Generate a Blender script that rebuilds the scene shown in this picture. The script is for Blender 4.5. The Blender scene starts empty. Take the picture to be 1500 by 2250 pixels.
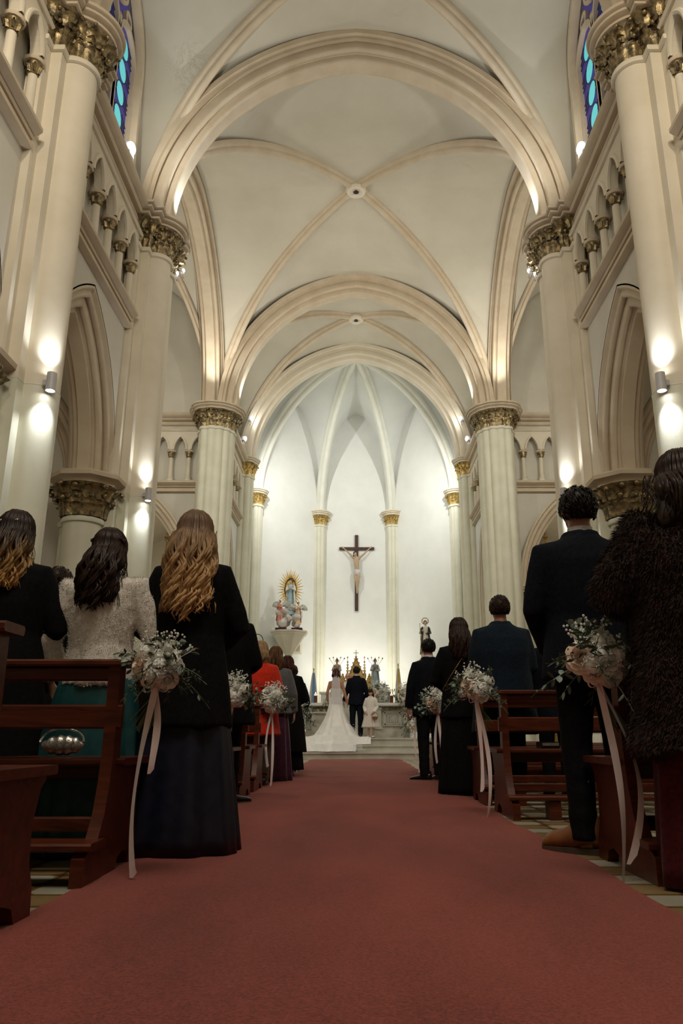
import bpy, bmesh, math, random
from mathutils import Vector, Matrix
PI = math.pi
sin, cos, sqrt, atan2 = math.sin, math.cos, math.sqrt, math.atan2
rnd = random.Random(7)
scene = bpy.context.scene
COL = scene.collection

# ------------------------------------------------------------------ camera
CAMH = 0.55
F = 1669.0
cam_data = bpy.data.cameras.new('camera')
cam = bpy.data.objects.new('camera', cam_data)
COL.objects.link(cam)
cam.location = (0, 0, CAMH)
PITCH = math.atan(490 / F)
cam.rotation_euler = (PI / 2 + PITCH, 0, 0)
cam_data.sensor_fit = 'AUTO'
cam_data.sensor_width = 36
cam_data.lens = F / 2250 * 36
cam_data.shift_x = -32 / 2250
cam_data.clip_start = 0.05
scene.camera = cam
# ------------------------------------------------------------------ view and world
scene.view_settings.view_transform = 'Standard'
scene.view_settings.look = 'None'
scene.view_settings.gamma = 1
scene.view_settings.use_curve_mapping = False
scene.view_settings.exposure = 0.0
world = bpy.data.worlds.new('world'); scene.world = world
world.use_nodes = True
world.node_tree.nodes['Background'].inputs[0].default_value = (0.10, 0.13, 0.2, 1)
world.node_tree.nodes['Background'].inputs[1].default_value = 0.5

def light(kind, name, loc, power, col=(1, 0.93, 0.82), aim=None, size=0.15, spot=1.2, blend=0.6, rot=None, sy=None):
    d = bpy.data.lights.new(name, kind)
    d.energy = power; d.color = col
    if kind == 'AREA':
        d.size = size
        if sy: d.shape = 'RECTANGLE'; d.size_y = sy
    else:
        d.shadow_soft_size = size
    if kind == 'SPOT':
        d.spot_size = spot; d.spot_blend = blend
    o = bpy.data.objects.new(name, d); COL.objects.link(o)
    o.location = loc
    if aim is not None:
        o.rotation_euler = (Vector(aim) - Vector(loc)).to_track_quat('-Z', 'Y').to_euler()
    return o

WARM = (1.0, 0.86, 0.66); NEUT = (1.0, 0.95, 0.84); COOL = (0.93, 0.97, 1.0)
KEY = 1.0
# flood lamps standing on the clerestory cornice of every nave bay, lighting the vault
for s in (-1, 1):
    light('SPOT', 'flood_light', (s * 3.7, 10.35, 10.05), 180 * KEY, NEUT, (-s * 0.5, 13.0, 14.0), 0.1, 2.6, 0.9)
    light('SPOT', 'flood_light', (s * 3.7, 5.6, 10.0), 110 * KEY, WARM, (-s * 1.0, 5.8, 14.0), 0.1, 2.6, 0.9)
    # lamps on the far crossing capitals
    light('SPOT', 'flood_light', (s * 4.1, 19.75, 9.95), 190 * KEY, NEUT, (s * 3.6, 18.6, 14.0), 0.05, 2.2, 1.0)
    light('SPOT', 'flood_light', (s * 3.19, 20.75, 9.82), 130 * KEY, COOL, (s * 3.32, 20.75, 12.0), 0.03, 1.3, 1.0)
    light('SPOT', 'flood_light', (s * 3.19, 12.35, 9.80), 130 * KEY, COOL, (s * 3.32, 12.35, 12.0), 0.03, 1.3, 1.0)
    # chancel: unseen lamp added behind the arch for the apse, then the cornice lamp
    light('SPOT', 'flood_light', (s * 3.3, 25.7, 10.4), 540 * KEY, (1.0, 0.985, 0.94), (-s * 0.6, 30.5, 8.5), 0.1, 2.5, 0.9)
    light('SPOT', 'flood_light', (s * 3.5, 22.9, 9.85), 150 * KEY, NEUT, (-s * 1.0, 24.0, 14.0), 0.1, 2.4, 0.9)
    # downlights from the crossing capitals
    light('SPOT', 'flood_light', (s * 3.0, 13.0, 9.3), 420 * KEY, NEUT, (-s * 1.5, 19.0, 8.0), 0.1, 2.4, 0.9)
    light('SPOT', 'flood_light', (s * 2.9, 4.0, 9.2), 230 * KEY, WARM, (s * 2.6, 9.5, 6.0), 0.15, 2.2, 0.9)
    # wall sconces on the nave shafts, up and down
    for yy in (7.83, 12.03):
        light('SPOT', 'sconce_light', (s * 3.46, yy + 0.02, 4.56), 44 * KEY, COOL, (s * 3.49, yy + 0.05, 9), 0.03, 1.9, 1.0)
        light('SPOT', 'sconce_light', (s * 3.46, yy + 0.02, 4.22), 44 * KEY, COOL, (s * 3.49, yy + 0.05, 0), 0.03, 1.9, 1.0)
    # aisles
    light('POINT', 'aisle_light', (s * 6.6, 8.0, 4.2), 40 * KEY, WARM, None, 0.25)
    light('POINT', 'aisle_light', (s * 6.4, 15.5, 8.6), 220 * KEY, NEUT, None, 0.3)
    light('POINT', 'chapel_light', (s * 6.3, 22.6, 4.4), 40 * KEY, WARM, None, 0.2)
light('AREA', 'nave_fill_light', (0, 0.5, 9.5), 350 * KEY, (1.0, 0.90, 0.76), (0, 4.5, 0), 3.0)  # unseen fill added overhead to brighten the carpet, columns and near pews
light('SPOT', 'altar_light', (0, 21.6, 13.2), 500 * KEY, NEUT, (0, 20.5, 0), 0.3, 1.0, 0.8)
light('AREA', 'altar_glow', (0, 29.4, 2.3), 60 * KEY, NEUT, (0, 30.95, 3.9), 2.2, sy=0.25)

# ------------------------------------------------------------------ materials
def newmat(name):
    m = bpy.data.materials.new(name); m.use_nodes = True
    nt = m.node_tree
    return m, nt, nt.nodes['Principled BSDF']
def N(nt, t, **kw):
    n = nt.nodes.new(t)
    for k, v in kw.items(): setattr(n, k, v)
    return n
def ramp(nt, fac, stops, interp='LINEAR'):
    r = N(nt, 'ShaderNodeValToRGB'); r.color_ramp.interpolation = interp
    el = r.color_ramp.elements
    while len(el) < len(stops): el.new(0.5)
    for e, (p, c) in zip(el, stops): e.position = p; e.color = (*c, 1) if len(c) == 3 else c
    nt.links.new(fac, r.inputs[0]); return r.outputs[0]
def coords(nt, scale=(1, 1, 1), kind='Object'):
    tc = N(nt, 'ShaderNodeTexCoord'); mp = N(nt, 'ShaderNodeMapping'); mp.inputs['Scale'].default_value = scale
    nt.links.new(tc.outputs[kind], mp.inputs['Vector']); return mp.outputs[0]
def noise(nt, vec, scale, detail=4, rough=0.55, dist=0):
    n = N(nt, 'ShaderNodeTexNoise'); n.inputs['Scale'].default_value = scale
    n.inputs['Detail'].default_value = detail; n.inputs['Roughness'].default_value = rough; n.inputs['Distortion'].default_value = dist
    if vec is not None: nt.links.new(vec, n.inputs['Vector'])
    return n.outputs['Fac']
def bump(nt, bs, h, strength=0.3, dist=0.01):
    b = N(nt, 'ShaderNodeBump'); b.inputs['Strength'].default_value = strength; b.inputs['Distance'].default_value = dist
    nt.links.new(h, b.inputs['Height']); nt.links.new(b.outputs[0], bs.inputs['Normal'])
def mat_noise(name, c1, c2, scale=3, rough=0.8, bstr=0.15, bscale=40, bdist=0.004, metal=0, vec=(1, 1, 1), sheen=0, lo=0.35, hi=0.65, detail=4, spec=0.5):
    m, nt, bs = newmat(name); bs.inputs['Specular IOR Level'].default_value = spec
    v = coords(nt, vec)
    nt.links.new(ramp(nt, noise(nt, v, scale, detail), [(lo, c1), (hi, c2)]), bs.inputs['Base Color'])
    bs.inputs['Roughness'].default_value = rough; bs.inputs['Metallic'].default_value = metal
    if sheen: bs.inputs['Sheen Weight'].default_value = sheen
    if bstr: bump(nt, bs, noise(nt, v, bscale, 3), bstr, bdist)
    return m
M = {}
def plaster(name, c1, c2, stain, peel=None):
    m, nt, bs = newmat(name)
    v = coords(nt)
    a = ramp(nt, noise(nt, v, 0.9, 5, 0.6), [(0.35, c1), (0.65, c2)])
    st = ramp(nt, noise(nt, v, 0.55, 8, 0.75, 0.8), [(0.63, (0, 0, 0)), (0.76, (1, 1, 1))])
    mx = N(nt, 'ShaderNodeMix', data_type='RGBA')
    nt.links.new(st, mx.inputs['Factor']); nt.links.new(a, mx.inputs['A']); mx.inputs['B'].default_value = (*stain, 1)
    res = mx.outputs['Result']
    if peel:
        vm = N(nt, 'ShaderNodeVectorMath', operation='DISTANCE'); nt.links.new(v, vm.inputs[0]); vm.inputs[1].default_value = peel
        near = ramp(nt, vm.outputs['Value'], [(0.7, (1, 1, 1)), (1.0, (0, 0, 0))])
        cr = ramp(nt, noise(nt, v, 3.2, 9, 0.8, 1.5), [(0.50, (0, 0, 0)), (0.53, (1, 1, 1)), (0.56, (0, 0, 0))])
        ml = N(nt, 'ShaderNodeMath', operation='MULTIPLY'); nt.links.new(near, ml.inputs[0]); nt.links.new(cr, ml.inputs[1])
        m3 = N(nt, 'ShaderNodeMix', data_type='RGBA'); nt.links.new(ml.outputs[0], m3.inputs['Factor']); nt.links.new(res, m3.inputs['A']); m3.inputs['B'].default_value = (0.20, 0.17, 0.14, 1)
        res = m3.outputs['Result']
    nt.links.new(res, bs.inputs['Base Color'])
    bs.inputs['Roughness'].default_value = 0.85
    bump(nt, bs, noise(nt, v, 25, 5), 0.12, 0.006)
    return m
M['plaster'] = plaster('plaster', (0.60, 0.57, 0.49), (0.66, 0.63, 0.55), (0.50, 0.45, 0.37))
M['vault'] = plaster('vault_plaster', (0.56, 0.525, 0.43), (0.61, 0.575, 0.48), (0.47, 0.41, 0.32), (-3.15, 10.9, 12.5))
M['apse_plaster'] = plaster('apse_plaster', (0.72, 0.735, 0.70), (0.78, 0.79, 0.755), (0.68, 0.68, 0.64))
M['rib'] = mat_noise('rib_paint', (0.55, 0.455, 0.33), (0.62, 0.53, 0.40), 2.5, 0.7, 0.1)
M['cream'] = mat_noise('cream_paint', (0.68, 0.62, 0.49), (0.74, 0.68, 0.56), 2.0, 0.6, 0.12)
M['pale'] = mat_noise('pale_green_cream_paint', (0.63, 0.625, 0.50), (0.70, 0.69, 0.57), 2.0, 0.5, 0.15)
M['pale2'] = mat_noise('pale_stone_paint', (0.68, 0.69, 0.60), (0.74, 0.74, 0.66), 2.0, 0.55, 0.12)
def gilt(name, dark, gold, lo, hi, scale=14):
    m, nt, bs = newmat(name)
    v = coords(nt)
    f = noise(nt, v, scale, 4, 0.6)
    nt.links.new(ramp(nt, f, [(lo, dark), (hi, gold)]), bs.inputs['Base Color'])
    nt.links.new(ramp(nt, f, [(lo, (0.3, 0.3, 0.3)), (hi, (0.9, 0.9, 0.9))]), bs.inputs['Metallic'])
    bs.inputs['Roughness'].default_value = 0.38
    bump(nt, bs, noise(nt, v, 50, 3), 0.4, 0.01)
    return m
M['bronze'] = gilt('old_gilding', (0.07, 0.055, 0.03), (0.42, 0.32, 0.16), 0.36, 0.64)
M['gold'] = gilt('gilding', (0.20, 0.13, 0.04), (0.62, 0.44, 0.15), 0.3, 0.6)
def wood(name, c1, c2, rough=0.35):
    m, nt, bs = newmat(name)
    v = coords(nt, (2, 14, 14))
    f = noise(nt, v, 1.6, 5, 0.6, 1.2)
    nt.links.new(ramp(nt, f, [(0.3, c1), (0.7, c2)]), bs.inputs['Base Color'])
    bs.inputs['Roughness'].default_value = rough; bs.inputs['Specular IOR Level'].default_value = 0.3
    bump(nt, bs, f, 0.12, 0.003)
    return m
M['wood'] = wood('dark_pew_wood', (0.042, 0.008, 0.003), (0.125, 0.027, 0.009))
M['redwood'] = wood('carved_red_wood', (0.10, 0.030, 0.015), (0.22, 0.07, 0.035), 0.5)
M['crosswood'] = wood('crucifix_wood', (0.035, 0.02, 0.015), (0.09, 0.045, 0.035), 0.6)
def carpet():
    m, nt, bs = newmat('red_carpet')
    v = coords(nt)
    fine = noise(nt, v, 120, 3, 0.8)
    big = noise(nt, coords(nt, (1, 0.35, 1)), 1.1, 5, 0.6)
    mix = N(nt, 'ShaderNodeMath', operation='MULTIPLY_ADD'); nt.links.new(fine, mix.inputs[0]); mix.inputs[1].default_value = 0.75
    bg = N(nt, 'ShaderNodeMath', operation='MULTIPLY_ADD'); nt.links.new(big, bg.inputs[0]); bg.inputs[1].default_value = 0.5; bg.inputs[2].default_value = 0.25
    nt.links.new(bg.outputs[0], mix.inputs[2])
    nt.links.new(ramp(nt, mix.outputs[0], [(0.72, (0.12, 0.020, 0.016)), (1.05, (0.33, 0.066, 0.048))]), bs.inputs['Base Color'])
    bs.inputs['Roughness'].default_value = 1.0; bs.inputs['Sheen Weight'].default_value = 0.25
    bs.inputs['Sheen Roughness'].default_value = 0.5
    bs.inputs['Specular IOR Level'].default_value = 0.1
    bump(nt, bs, fine, 0.6, 0.004)
    return m
M['carpet'] = carpet()
def tiles():
    m, nt, bs = newmat('patterned_cement_tile')
    v = coords(nt)
    ch = N(nt, 'ShaderNodeTexChecker'); ch.inputs['Scale'].default_value = 5.0
    ch.inputs['Color1'].default_value = (0.50, 0.47, 0.38, 1); ch.inputs['Color2'].default_value = (0.30, 0.20, 0.09, 1)
    nt.links.new(v, ch.inputs['Vector'])
    br = N(nt, 'ShaderNodeTexBrick'); br.offset = 0; br.inputs['Scale'].default_value = 2.5
    br.inputs['Mortar Size'].default_value = 0.035; br.inputs['Brick Width'].default_value = 0.5; br.inputs['Row Height'].default_value = 0.5
    br.inputs['Color1'].default_value = (1, 1, 1, 1); br.inputs['Color2'].default_value = (0.85, 0.85, 0.82, 1); br.inputs['Mortar'].default_value = (0.42, 0.30, 0.15, 1)
    nt.links.new(v, br.inputs['Vector'])
    vo = N(nt, 'ShaderNodeTexVoronoi'); vo.inputs['Scale'].default_value = 5; vo.inputs['Randomness'].default_value = 0
    nt.links.new(v, vo.inputs['Vector'])
    pt = ramp(nt, vo.outputs['Distance'], [(0.18, (0.55, 0.42, 0.24)), (0.22, (1, 1, 1))])
    m1 = N(nt, 'ShaderNodeMix', data_type='RGBA', blend_type='MULTIPLY'); m1.inputs['Factor'].default_value = 1
    nt.links.new(ch.outputs[0], m1.inputs['A']); nt.links.new(br.outputs[0], m1.inputs['B'])
    m2 = N(nt, 'ShaderNodeMix', data_type='RGBA', blend_type='MULTIPLY'); m2.inputs['Factor'].default_value = 1
    nt.links.new(m1.outputs['Result'], m2.inputs['A']); nt.links.new(pt, m2.inputs['B'])
    m3 = N(nt, 'ShaderNodeMix', data_type='RGBA', blend_type='MULTIPLY'); m3.inputs['Factor'].default_value = 1
    nt.links.new(m2.outputs['Result'], m3.inputs['A']); nt.links.new(ramp(nt, noise(nt, v, 3, 5), [(0.3, (0.7, 0.7, 0.68)), (0.7, (1, 1, 1))]), m3.inputs['B'])
    nt.links.new(m3.outputs['Result'], bs.inputs['Base Color'])
    bs.inputs['Roughness'].default_value = 0.35
    return m
M['tile'] = tiles()
M['marble'] = mat_noise('grey_veined_marble', (0.30, 0.27, 0.22), (0.56, 0.53, 0.46), 3.5, 0.35, 0.1, lo=0.3, hi=0.6, detail=8)
M['stone'] = mat_noise('worn_step_marble', (0.44, 0.43, 0.36), (0.60, 0.59, 0.52), 2.2, 0.4, 0.1, detail=8)
M['white'] = mat_noise('white_paint', (0.72, 0.72, 0.68), (0.80, 0.80, 0.77), 3, 0.5, 0.05)
def emit(name, col, strength):
    m, nt, bs = newmat(name)
    bs.inputs['Base Color'].default_value = (*col, 1)
    bs.inputs['Emission Color'].default_value = (*col, 1); bs.inputs['Emission Strength'].default_value = strength
    return m
M['lamp'] = emit('lamp_lens', (1, 0.97, 0.93), 30)
M['lamp_big'] = emit('flood_lens', (1, 0.98, 0.96), 60)
M['cyan_glass'] = emit('cyan_glass', (0.10, 0.50, 0.54), 0.72)
M['blue_glass'] = emit('violet_glass', (0.03, 0.025, 0.17), 0.5)
M['lead'] = mat_noise('window_lead', (0.008, 0.006, 0.015), (0.015, 0.012, 0.03), 5, 0.6, 0)
M['metal_grey'] = mat_noise('grey_lamp_housing', (0.45, 0.45, 0.46), (0.5, 0.5, 0.52), 5, 0.4, 0)
M['iron'] = mat_noise('black_iron', (0.01, 0.01, 0.01), (0.03, 0.028, 0.025), 8, 0.5, 0.1, metal=0.6)

# ------------------------------------------------------------------ mesh helpers
WL = {}
class MB:
    def __init__(s): s.v = []; s.f = []; s.m = []; s.cur = 0
    def add(s, vs, fs):
        b = len(s.v); s.v += [tuple(p) for p in vs]
        for f in fs: s.f.append([b + i for i in f]); s.m.append(s.cur)
    def box(s, x0, x1, y0, y1, z0, z1):
        s.add([(x0, y0, z0), (x1, y0, z0), (x1, y1, z0), (x0, y1, z0), (x0, y0, z1), (x1, y0, z1), (x1, y1, z1), (x0, y1, z1)],
              [(0, 3, 2, 1), (4, 5, 6, 7), (0, 1, 5, 4), (1, 2, 6, 5), (2, 3, 7, 6), (3, 0, 4, 7)])
    def obox(s, c, hx, hy, hz, R):
        vs = [Vector(c) + R @ Vector((a * hx, b * hy, d * hz)) for d in (-1, 1) for a, b in ((-1, -1), (1, -1), (1, 1), (-1, 1))]
        s.add(vs, [(0, 3, 2, 1), (4, 5, 6, 7), (0, 1, 5, 4), (1, 2, 6, 5), (2, 3, 7, 6), (3, 0, 4, 7)])
    def rings(s, rings, closed=True, caps=(False, False)):
        n = len(rings[0]); vs = [p for r in rings for p in r]; fs = []
        for i in range(len(rings) - 1):
            for j in range(n if closed else n - 1):
                k = (j + 1) % n
                fs.append((i * n + j, i * n + k, (i + 1) * n + k, (i + 1) * n + j))
        if caps[0]: fs.append(tuple(range(n - 1, -1, -1)))
        if caps[1]: fs.append(tuple((len(rings) - 1) * n + j for j in range(n)))
        s.add(vs, fs)
    def lathe(s, prof, c=(0, 0, 0), n=20, sx=1, sy=1):
        s.rings([[(c[0] + r * sx * cos(2 * PI * j / n), c[1] + r * sy * sin(2 * PI * j / n), c[2] + z) for j in range(n)] for r, z in prof], True, (True, True))
    def tube(s, pts, rad, n=8, flat=1.0, caps=True, up=None):
        pts = [Vector(p) for p in pts]
        if not hasattr(rad, '__len__'): rad = [rad] * len(pts)
        u = None; rings = []
        for i, p in enumerate(pts):
            t = (pts[min(i + 1, len(pts) - 1)] - pts[max(i - 1, 0)])
            if t.length < 1e-9: t = Vector((0, 0, 1))
            t.normalize()
            if u is None:
                a = Vector(up) if up else (Vector((0, 0, 1)) if abs(t.z) < 0.9 else Vector((1, 0, 0)))
                u = (a - t * a.dot(t)).normalized()
            else:
                u = (u - t * u.dot(t))
                u = u.normalized() if u.length > 1e-6 else t.orthogonal().normalized()
            w = t.cross(u); r = rad[i]
            ra, rb = (r, r * flat) if not isinstance(r, tuple) else r
            rings.append([p + u * (cos(2 * PI * j / n) * ra) + w * (sin(2 * PI * j / n) * rb) for j in range(n)])
        s.rings(rings, True, (caps, caps))
    def ball(s, c, rx, ry=None, rz=None, n=12, m=8, R=None):
        ry = rx if ry is None else ry; rz = rx if rz is None else rz
        rr = []
        for i in range(m + 1):
            a = -PI / 2 + PI * i / m
            a = max(min(a, PI / 2 - 1e-3), -PI / 2 + 1e-3)
            ring = [Vector((rx * cos(a) * cos(2 * PI * j / n), ry * cos(a) * sin(2 * PI * j / n), rz * sin(a))) for j in range(n)]
            if R is not None: ring = [R @ p for p in ring]
            rr.append([Vector(c) + p for p in ring])
        s.rings(rr, True, (True, True))
    def prism(s, poly, z0, z1):
        n = len(poly)
        s.rings([[(x, y, z0) for x, y in poly], [(x, y, z1) for x, y in poly]], True, (True, True))
    def xform(s, Mx, start=0):
        for i in range(start, len(s.v)): s.v[i] = tuple(Mx @ Vector(s.v[i]))
    def build(s, name, mat, parent=None, smooth=40, recalc=True):
        me = bpy.data.meshes.new(name)
        o0 = Vector((0, 0, 0))
        if parent is not None: o0 = WL.get(parent, Vector((0, 0, 0)))
        me.from_pydata([(x - o0.x, y - o0.y, z - o0.z) for x, y, z in s.v], [], s.f)
        mats = mat if isinstance(mat, (list, tuple)) else [mat]
        for mm in mats: me.materials.append(M[mm] if isinstance(mm, str) else mm)
        if len(mats) > 1: me.polygons.foreach_set('material_index', s.m)
        if recalc:
            bm = bmesh.new(); bm.from_mesh(me); bmesh.ops.recalc_face_normals(bm, faces=bm.faces); bm.to_mesh(me); bm.free()
        if smooth:
            me.polygons.foreach_set('use_smooth', [True] * len(me.polygons))
            if smooth < 180: me.set_sharp_from_angle(angle=math.radians(smooth))
        me.update()
        o = bpy.data.objects.new(name, me); COL.objects.link(o)
        if parent is not None: o.parent = parent; WL[o] = o0
        return o
def tag(o, label=None, cat=None, group=None, kind=None):
    if label: o['label'] = label
    if cat: o['category'] = cat
    if group: o['group'] = group
    if kind: o['kind'] = kind
    return o
def empty(name, loc, label=None, cat=None, group=None, kind=None):
    o = bpy.data.objects.new(name, None); COL.objects.link(o); o.location = loc; o.empty_display_size = 0.1
    WL[o] = Vector(loc)
    return tag(o, label, cat, group, kind)
def recenter(o, base=None):
    """put a top-level mesh's origin at its base"""
    me = o.data; vs = [v.co for v in me.vertices]
    c = Vector(base) if base is not None else Vector(((min(v.x for v in vs) + max(v.x for v in vs)) / 2, (min(v.y for v in vs) + max(v.y for v in vs)) / 2, min(v.z for v in vs)))
    me.transform(Matrix.Translation(-c)); o.location = c; WL[o] = c
    return o
def copy_tree(o, parent=None):
    c = o.copy(); COL.objects.link(c)
    if parent is not None: c.parent = parent
    WL[c] = WL.get(o, Vector((0, 0, 0)))
    for ch in list(o.children): copy_tree(ch, c)
    return c
def ray(px, py):
    """direction (X/Y, Z/Y) seen at a pixel of the 1500x2250 frame, from the camera model"""
    t = 490 / F; v = (1125 - py) / F
    e = (v + t) / (1 - v * t)
    c, s_ = cos(PITCH), sin(PITCH)
    return (px - 782) / F * (c + e * s_), e
def at_y(px, py, Y):
    a, e = ray(px, py); return Vector((a * Y, Y, e * Y + CAMH))
def stand(px, ytop, H, base=0.0):
    a, e = ray(px, ytop); Y = (H + base - CAMH) / e
    return a * Y, Y

def roll(cu, cr, r, a0, a1, n=5):
    return [(cu + r * cos(math.radians(a0 + (a1 - a0) * i / n)), cr + r * sin(math.radians(a0 + (a1 - a0) * i / n))) for i in range(n + 1)]
def Rof(a, h): return (a * a + h * h) / (2 * a)
def arch_z(x, a, R):
    return sqrt(max(R * R - (abs(x) + R - a) ** 2, 0))
def arch_sweep(mb, O, D, a, rise, prof, n=18, stilt=0.0, half=None):
    """pointed arch: O springing centre, D plan direction of the span, prof list of (u depth, r outward)"""
    O = Vector(O); D = Vector((D[0], D[1], 0)).normalized(); Nn = Vector((-D.y, D.x, 0)); R = Rof(a, rise)
    pr = []
    for side in (-1, 1):
        ks = range(n + 1) if side == -1 else range(n, -1, -1)
        if half is not None and side != half: continue
        if side == -1 and stilt: pr.append([O + D * (-(a + r)) + Nn * u - Vector((0, 0, stilt)) for u, r in prof])
        for k in ks:
            if side == 1 and k == n and half is None: continue
            row = []
            for u, r in prof:
                rr = R + r
                ph = math.acos(max(-1, min(1, (R - a) / rr))) * k / n
                x = (a - R) + rr * cos(ph); z = rr * sin(ph)
                row.append(O + D * (side * x) + Nn * u + Vector((0, 0, z)))
            pr.append(row)
        if side == 1 and stilt: pr.append([O + D * (a + r) + Nn * u - Vector((0, 0, stilt)) for u, r in prof])
    mb.rings(pr, False)
def arched_wall(mb, O, D, x0, x1, z0, z1, holes, thick, n=14):
    """slab along D from O, thickness to the side of the normal; holes: (xc, half, zspring, rise, zbottom)"""
    O = Vector(O); D = Vector((D[0], D[1], 0)).normalized(); Nn = Vector((-D.y, D.x, 0))
    def P(x, z, t): return O + D * x + Nn * (t * thick) + Vector((0, 0, z))
    def slab(xa, xb, za0, za1, zb0, zb1, ends=()):
        mb.add([P(xa, za0, 0), P(xb, zb0, 0), P(xb, zb1, 0), P(xa, za1, 0), P(xa, za0, 1), P(xb, zb0, 1), P(xb, zb1, 1), P(xa, za1, 1)],
               [(0, 1, 2, 3), (7, 6, 5, 4), (0, 4, 5, 1), (3, 2, 6, 7)] + ([(0, 3, 7, 4)] if 'a' in ends else []) + ([(1, 5, 6, 2)] if 'b' in ends else []))
    x = x0
    for xc, h, zs, rise, zb in sorted(holes):
        R = Rof(h, rise)
        slab(x, xc - h, z0, z1, z0, z1, ('a', 'b'))
        for k in range(2 * n):
            ta = -1 + k / n; tb = -1 + (k + 1) / n
            xa = h * sin(ta * PI / 2); xb = h * sin(tb * PI / 2)
            slab(xc + xa, xc + xb, zs + arch_z(xa, h, R), z1, zs + arch_z(xb, h, R), z1)
        if zb > z0 + 1e-4: slab(xc - h, xc + h, z0, zb, z0, zb)
        x = xc + h
    slab(x, x1, z0, z1, z0, z1, ('a', 'b'))
def offset2(pts, d, closed=False):
    out = []; n = len(pts)
    for i in range(n):
        a = pts[i - 1] if (i > 0 or closed) else None; b = pts[i]; c = pts[(i + 1) % n] if (i < n - 1 or closed) else None
        def nr(p, q):
            dx, dy = q[0] - p[0], q[1] - p[1]; l = math.hypot(dx, dy) or 1; return (dy / l, -dx / l)
        n1 = nr(a, b) if a is not None else nr(b, c); n2 = nr(b, c) if c is not None else n1
        mx, my = n1[0] + n2[0], n1[1] + n2[1]; l = math.hypot(mx, my) or 1; mx /= l; my /= l
        k = d / max(mx * n1[0] + my * n1[1], 0.5)
        out.append((b[0] + mx * k, b[1] + my * k))
    return out
def loft_outline(mb, pts, prof, closed=False, caps=(False, False)):
    """prof: list of (offset, z)"""
    mb.rings([[(x, y, z) for x, y in offset2(pts, d, closed)] for d, z in prof], closed, caps)
def leaf(mb, p, nrm, w, h, curl, rs):
    """one curled acanthus leaf rising from p, leaning outward"""
    nrm = Vector((nrm[0], nrm[1], 0)).normalized(); sd = Vector((-nrm.y, nrm.x, 0)); p = Vector(p)
    rows = []
    for i in range(6):
        t = i / 5
        z = h * (t if t < 0.75 else 0.75 + (t - 0.75) * (0.2 - 1.1 * (t - 0.75)))
        out = curl * (t ** 2.2) + 0.006
        ww = w * (0.55 + 1.1 * t - 1.2 * t ** 3) * (1 + 0.12 * (i % 2))
        c = p + nrm * out + Vector((0, 0, z))
        rows.append([c - sd * ww / 2 - nrm * 0.012 * (1 + t), c - sd * ww * 0.22 + nrm * 0.004, c + nrm * 0.02, c + sd * ww * 0.22 + nrm * 0.004, c + sd * ww / 2 - nrm * 0.012 * (1 + t)])
    mb.rings(rows, False)
def leafy(mb, pts, z0, h, flare, closed=False, step=0.13, scale=1.0):
    """bell, three leaf rows and little volutes along an outline"""
    loft_outline(mb, pts, [(0.0, z0), (0.015, z0 + h * 0.3), (flare * 0.35, z0 + h * 0.7), (flare * 0.8, z0 + h)], closed)
    n = len(pts); rng = range(n if closed else n - 1)
    for row, (zz, hh, off) in enumerate(((0.0, 0.52, 0.0), (0.30, 0.50, 0.02), (0.52, 0.5, flare * 0.35))):
        acc = step * (0.5 if row % 2 else 0.0)
        q = offset2(pts, off, closed)
        for i in rng:
            a = Vector((*q[i], 0)); b = Vector((*q[(i + 1) % n], 0)); L = (b - a).length
            if L < 1e-6: continue
            d = (b - a) / L; nr = (d.y, -d.x)
            while acc < L:
                p = a + d * acc
                leaf(mb, (p.x, p.y, z0 + zz * h), nr, step * 1.15, hh * h * rnd.uniform(0.9, 1.1), flare * (0.42 + 0.12 * row) * rnd.uniform(0.85, 1.2), 0)
                if row >= 1 and rnd.random() < 0.75:
                    mb.ball((p.x + nr[0] * flare * (0.3 + 0.17 * row), p.y + nr[1] * flare * (0.3 + 0.17 * row), z0 + h * (rnd.uniform(0.8, 0.95) - 0.3 * (row == 1))), step * 0.25, n=7, m=5)
                acc += step
            acc -= L

# ------------------------------------------------------------------ architecture dimensions
ZS = 9.72          # springing of the high vaults
ZA = 4.55          # springing of the arcade
PY = [-4.5, -0.3, 3.9, 8.1, 12.3]
CR0, CR1 = 12.3, 20.7
CH1, AP0 = 25.0, 28.3
APX, APY = 1.52, 31.0
XW = 4.05
MIR = Matrix.Scale(-1, 4, (1, 0, 0))
SIDE = {-1: 'left', 1: 'right'}
def fin(mb, s, name, mat, parent=None, **kw):
    if s < 0: mb.xform(MIR)
    return mb.build(name, mat, parent, **kw)
def struct(o, label=None):
    o['kind'] = 'structure'
    if label: o['label'] = label
    return o

# floor, carpet
b = MB(); b.box(-9, 9, -5, 32, -0.2, 0); struct(b.build('floor', 'tile'))
b = MB()
nx, ny = 16, 120
vs = []
for j in range(ny + 1):
    y = -1.2 + (18.62 + 1.2) * j / ny
    for i in range(nx + 1):
        w = 1.05 + 0.012 * sin(y * 2.1) + 0.01 * sin(y * 5.3 + 1)
        x = -0.01 + w * (2 * i / nx - 1)
        z = 0.012 + 0.004 * sin(y * 3.7 + x * 1.3) * sin(y * 1.1)
        if i in (0, nx): z = 0.001
        vs.append((x, y, z))
b.add(vs, [(j * (nx + 1) + i, j * (nx + 1) + i + 1, (j + 1) * (nx + 1) + i + 1, (j + 1) * (nx + 1) + i) for j in range(ny) for i in range(nx)])
o = recenter(b.build('carpet', 'carpet', smooth=180), (0, 8, 0))
tag(o, 'long plain red carpet runner laid down the central aisle', 'carpet')

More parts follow.
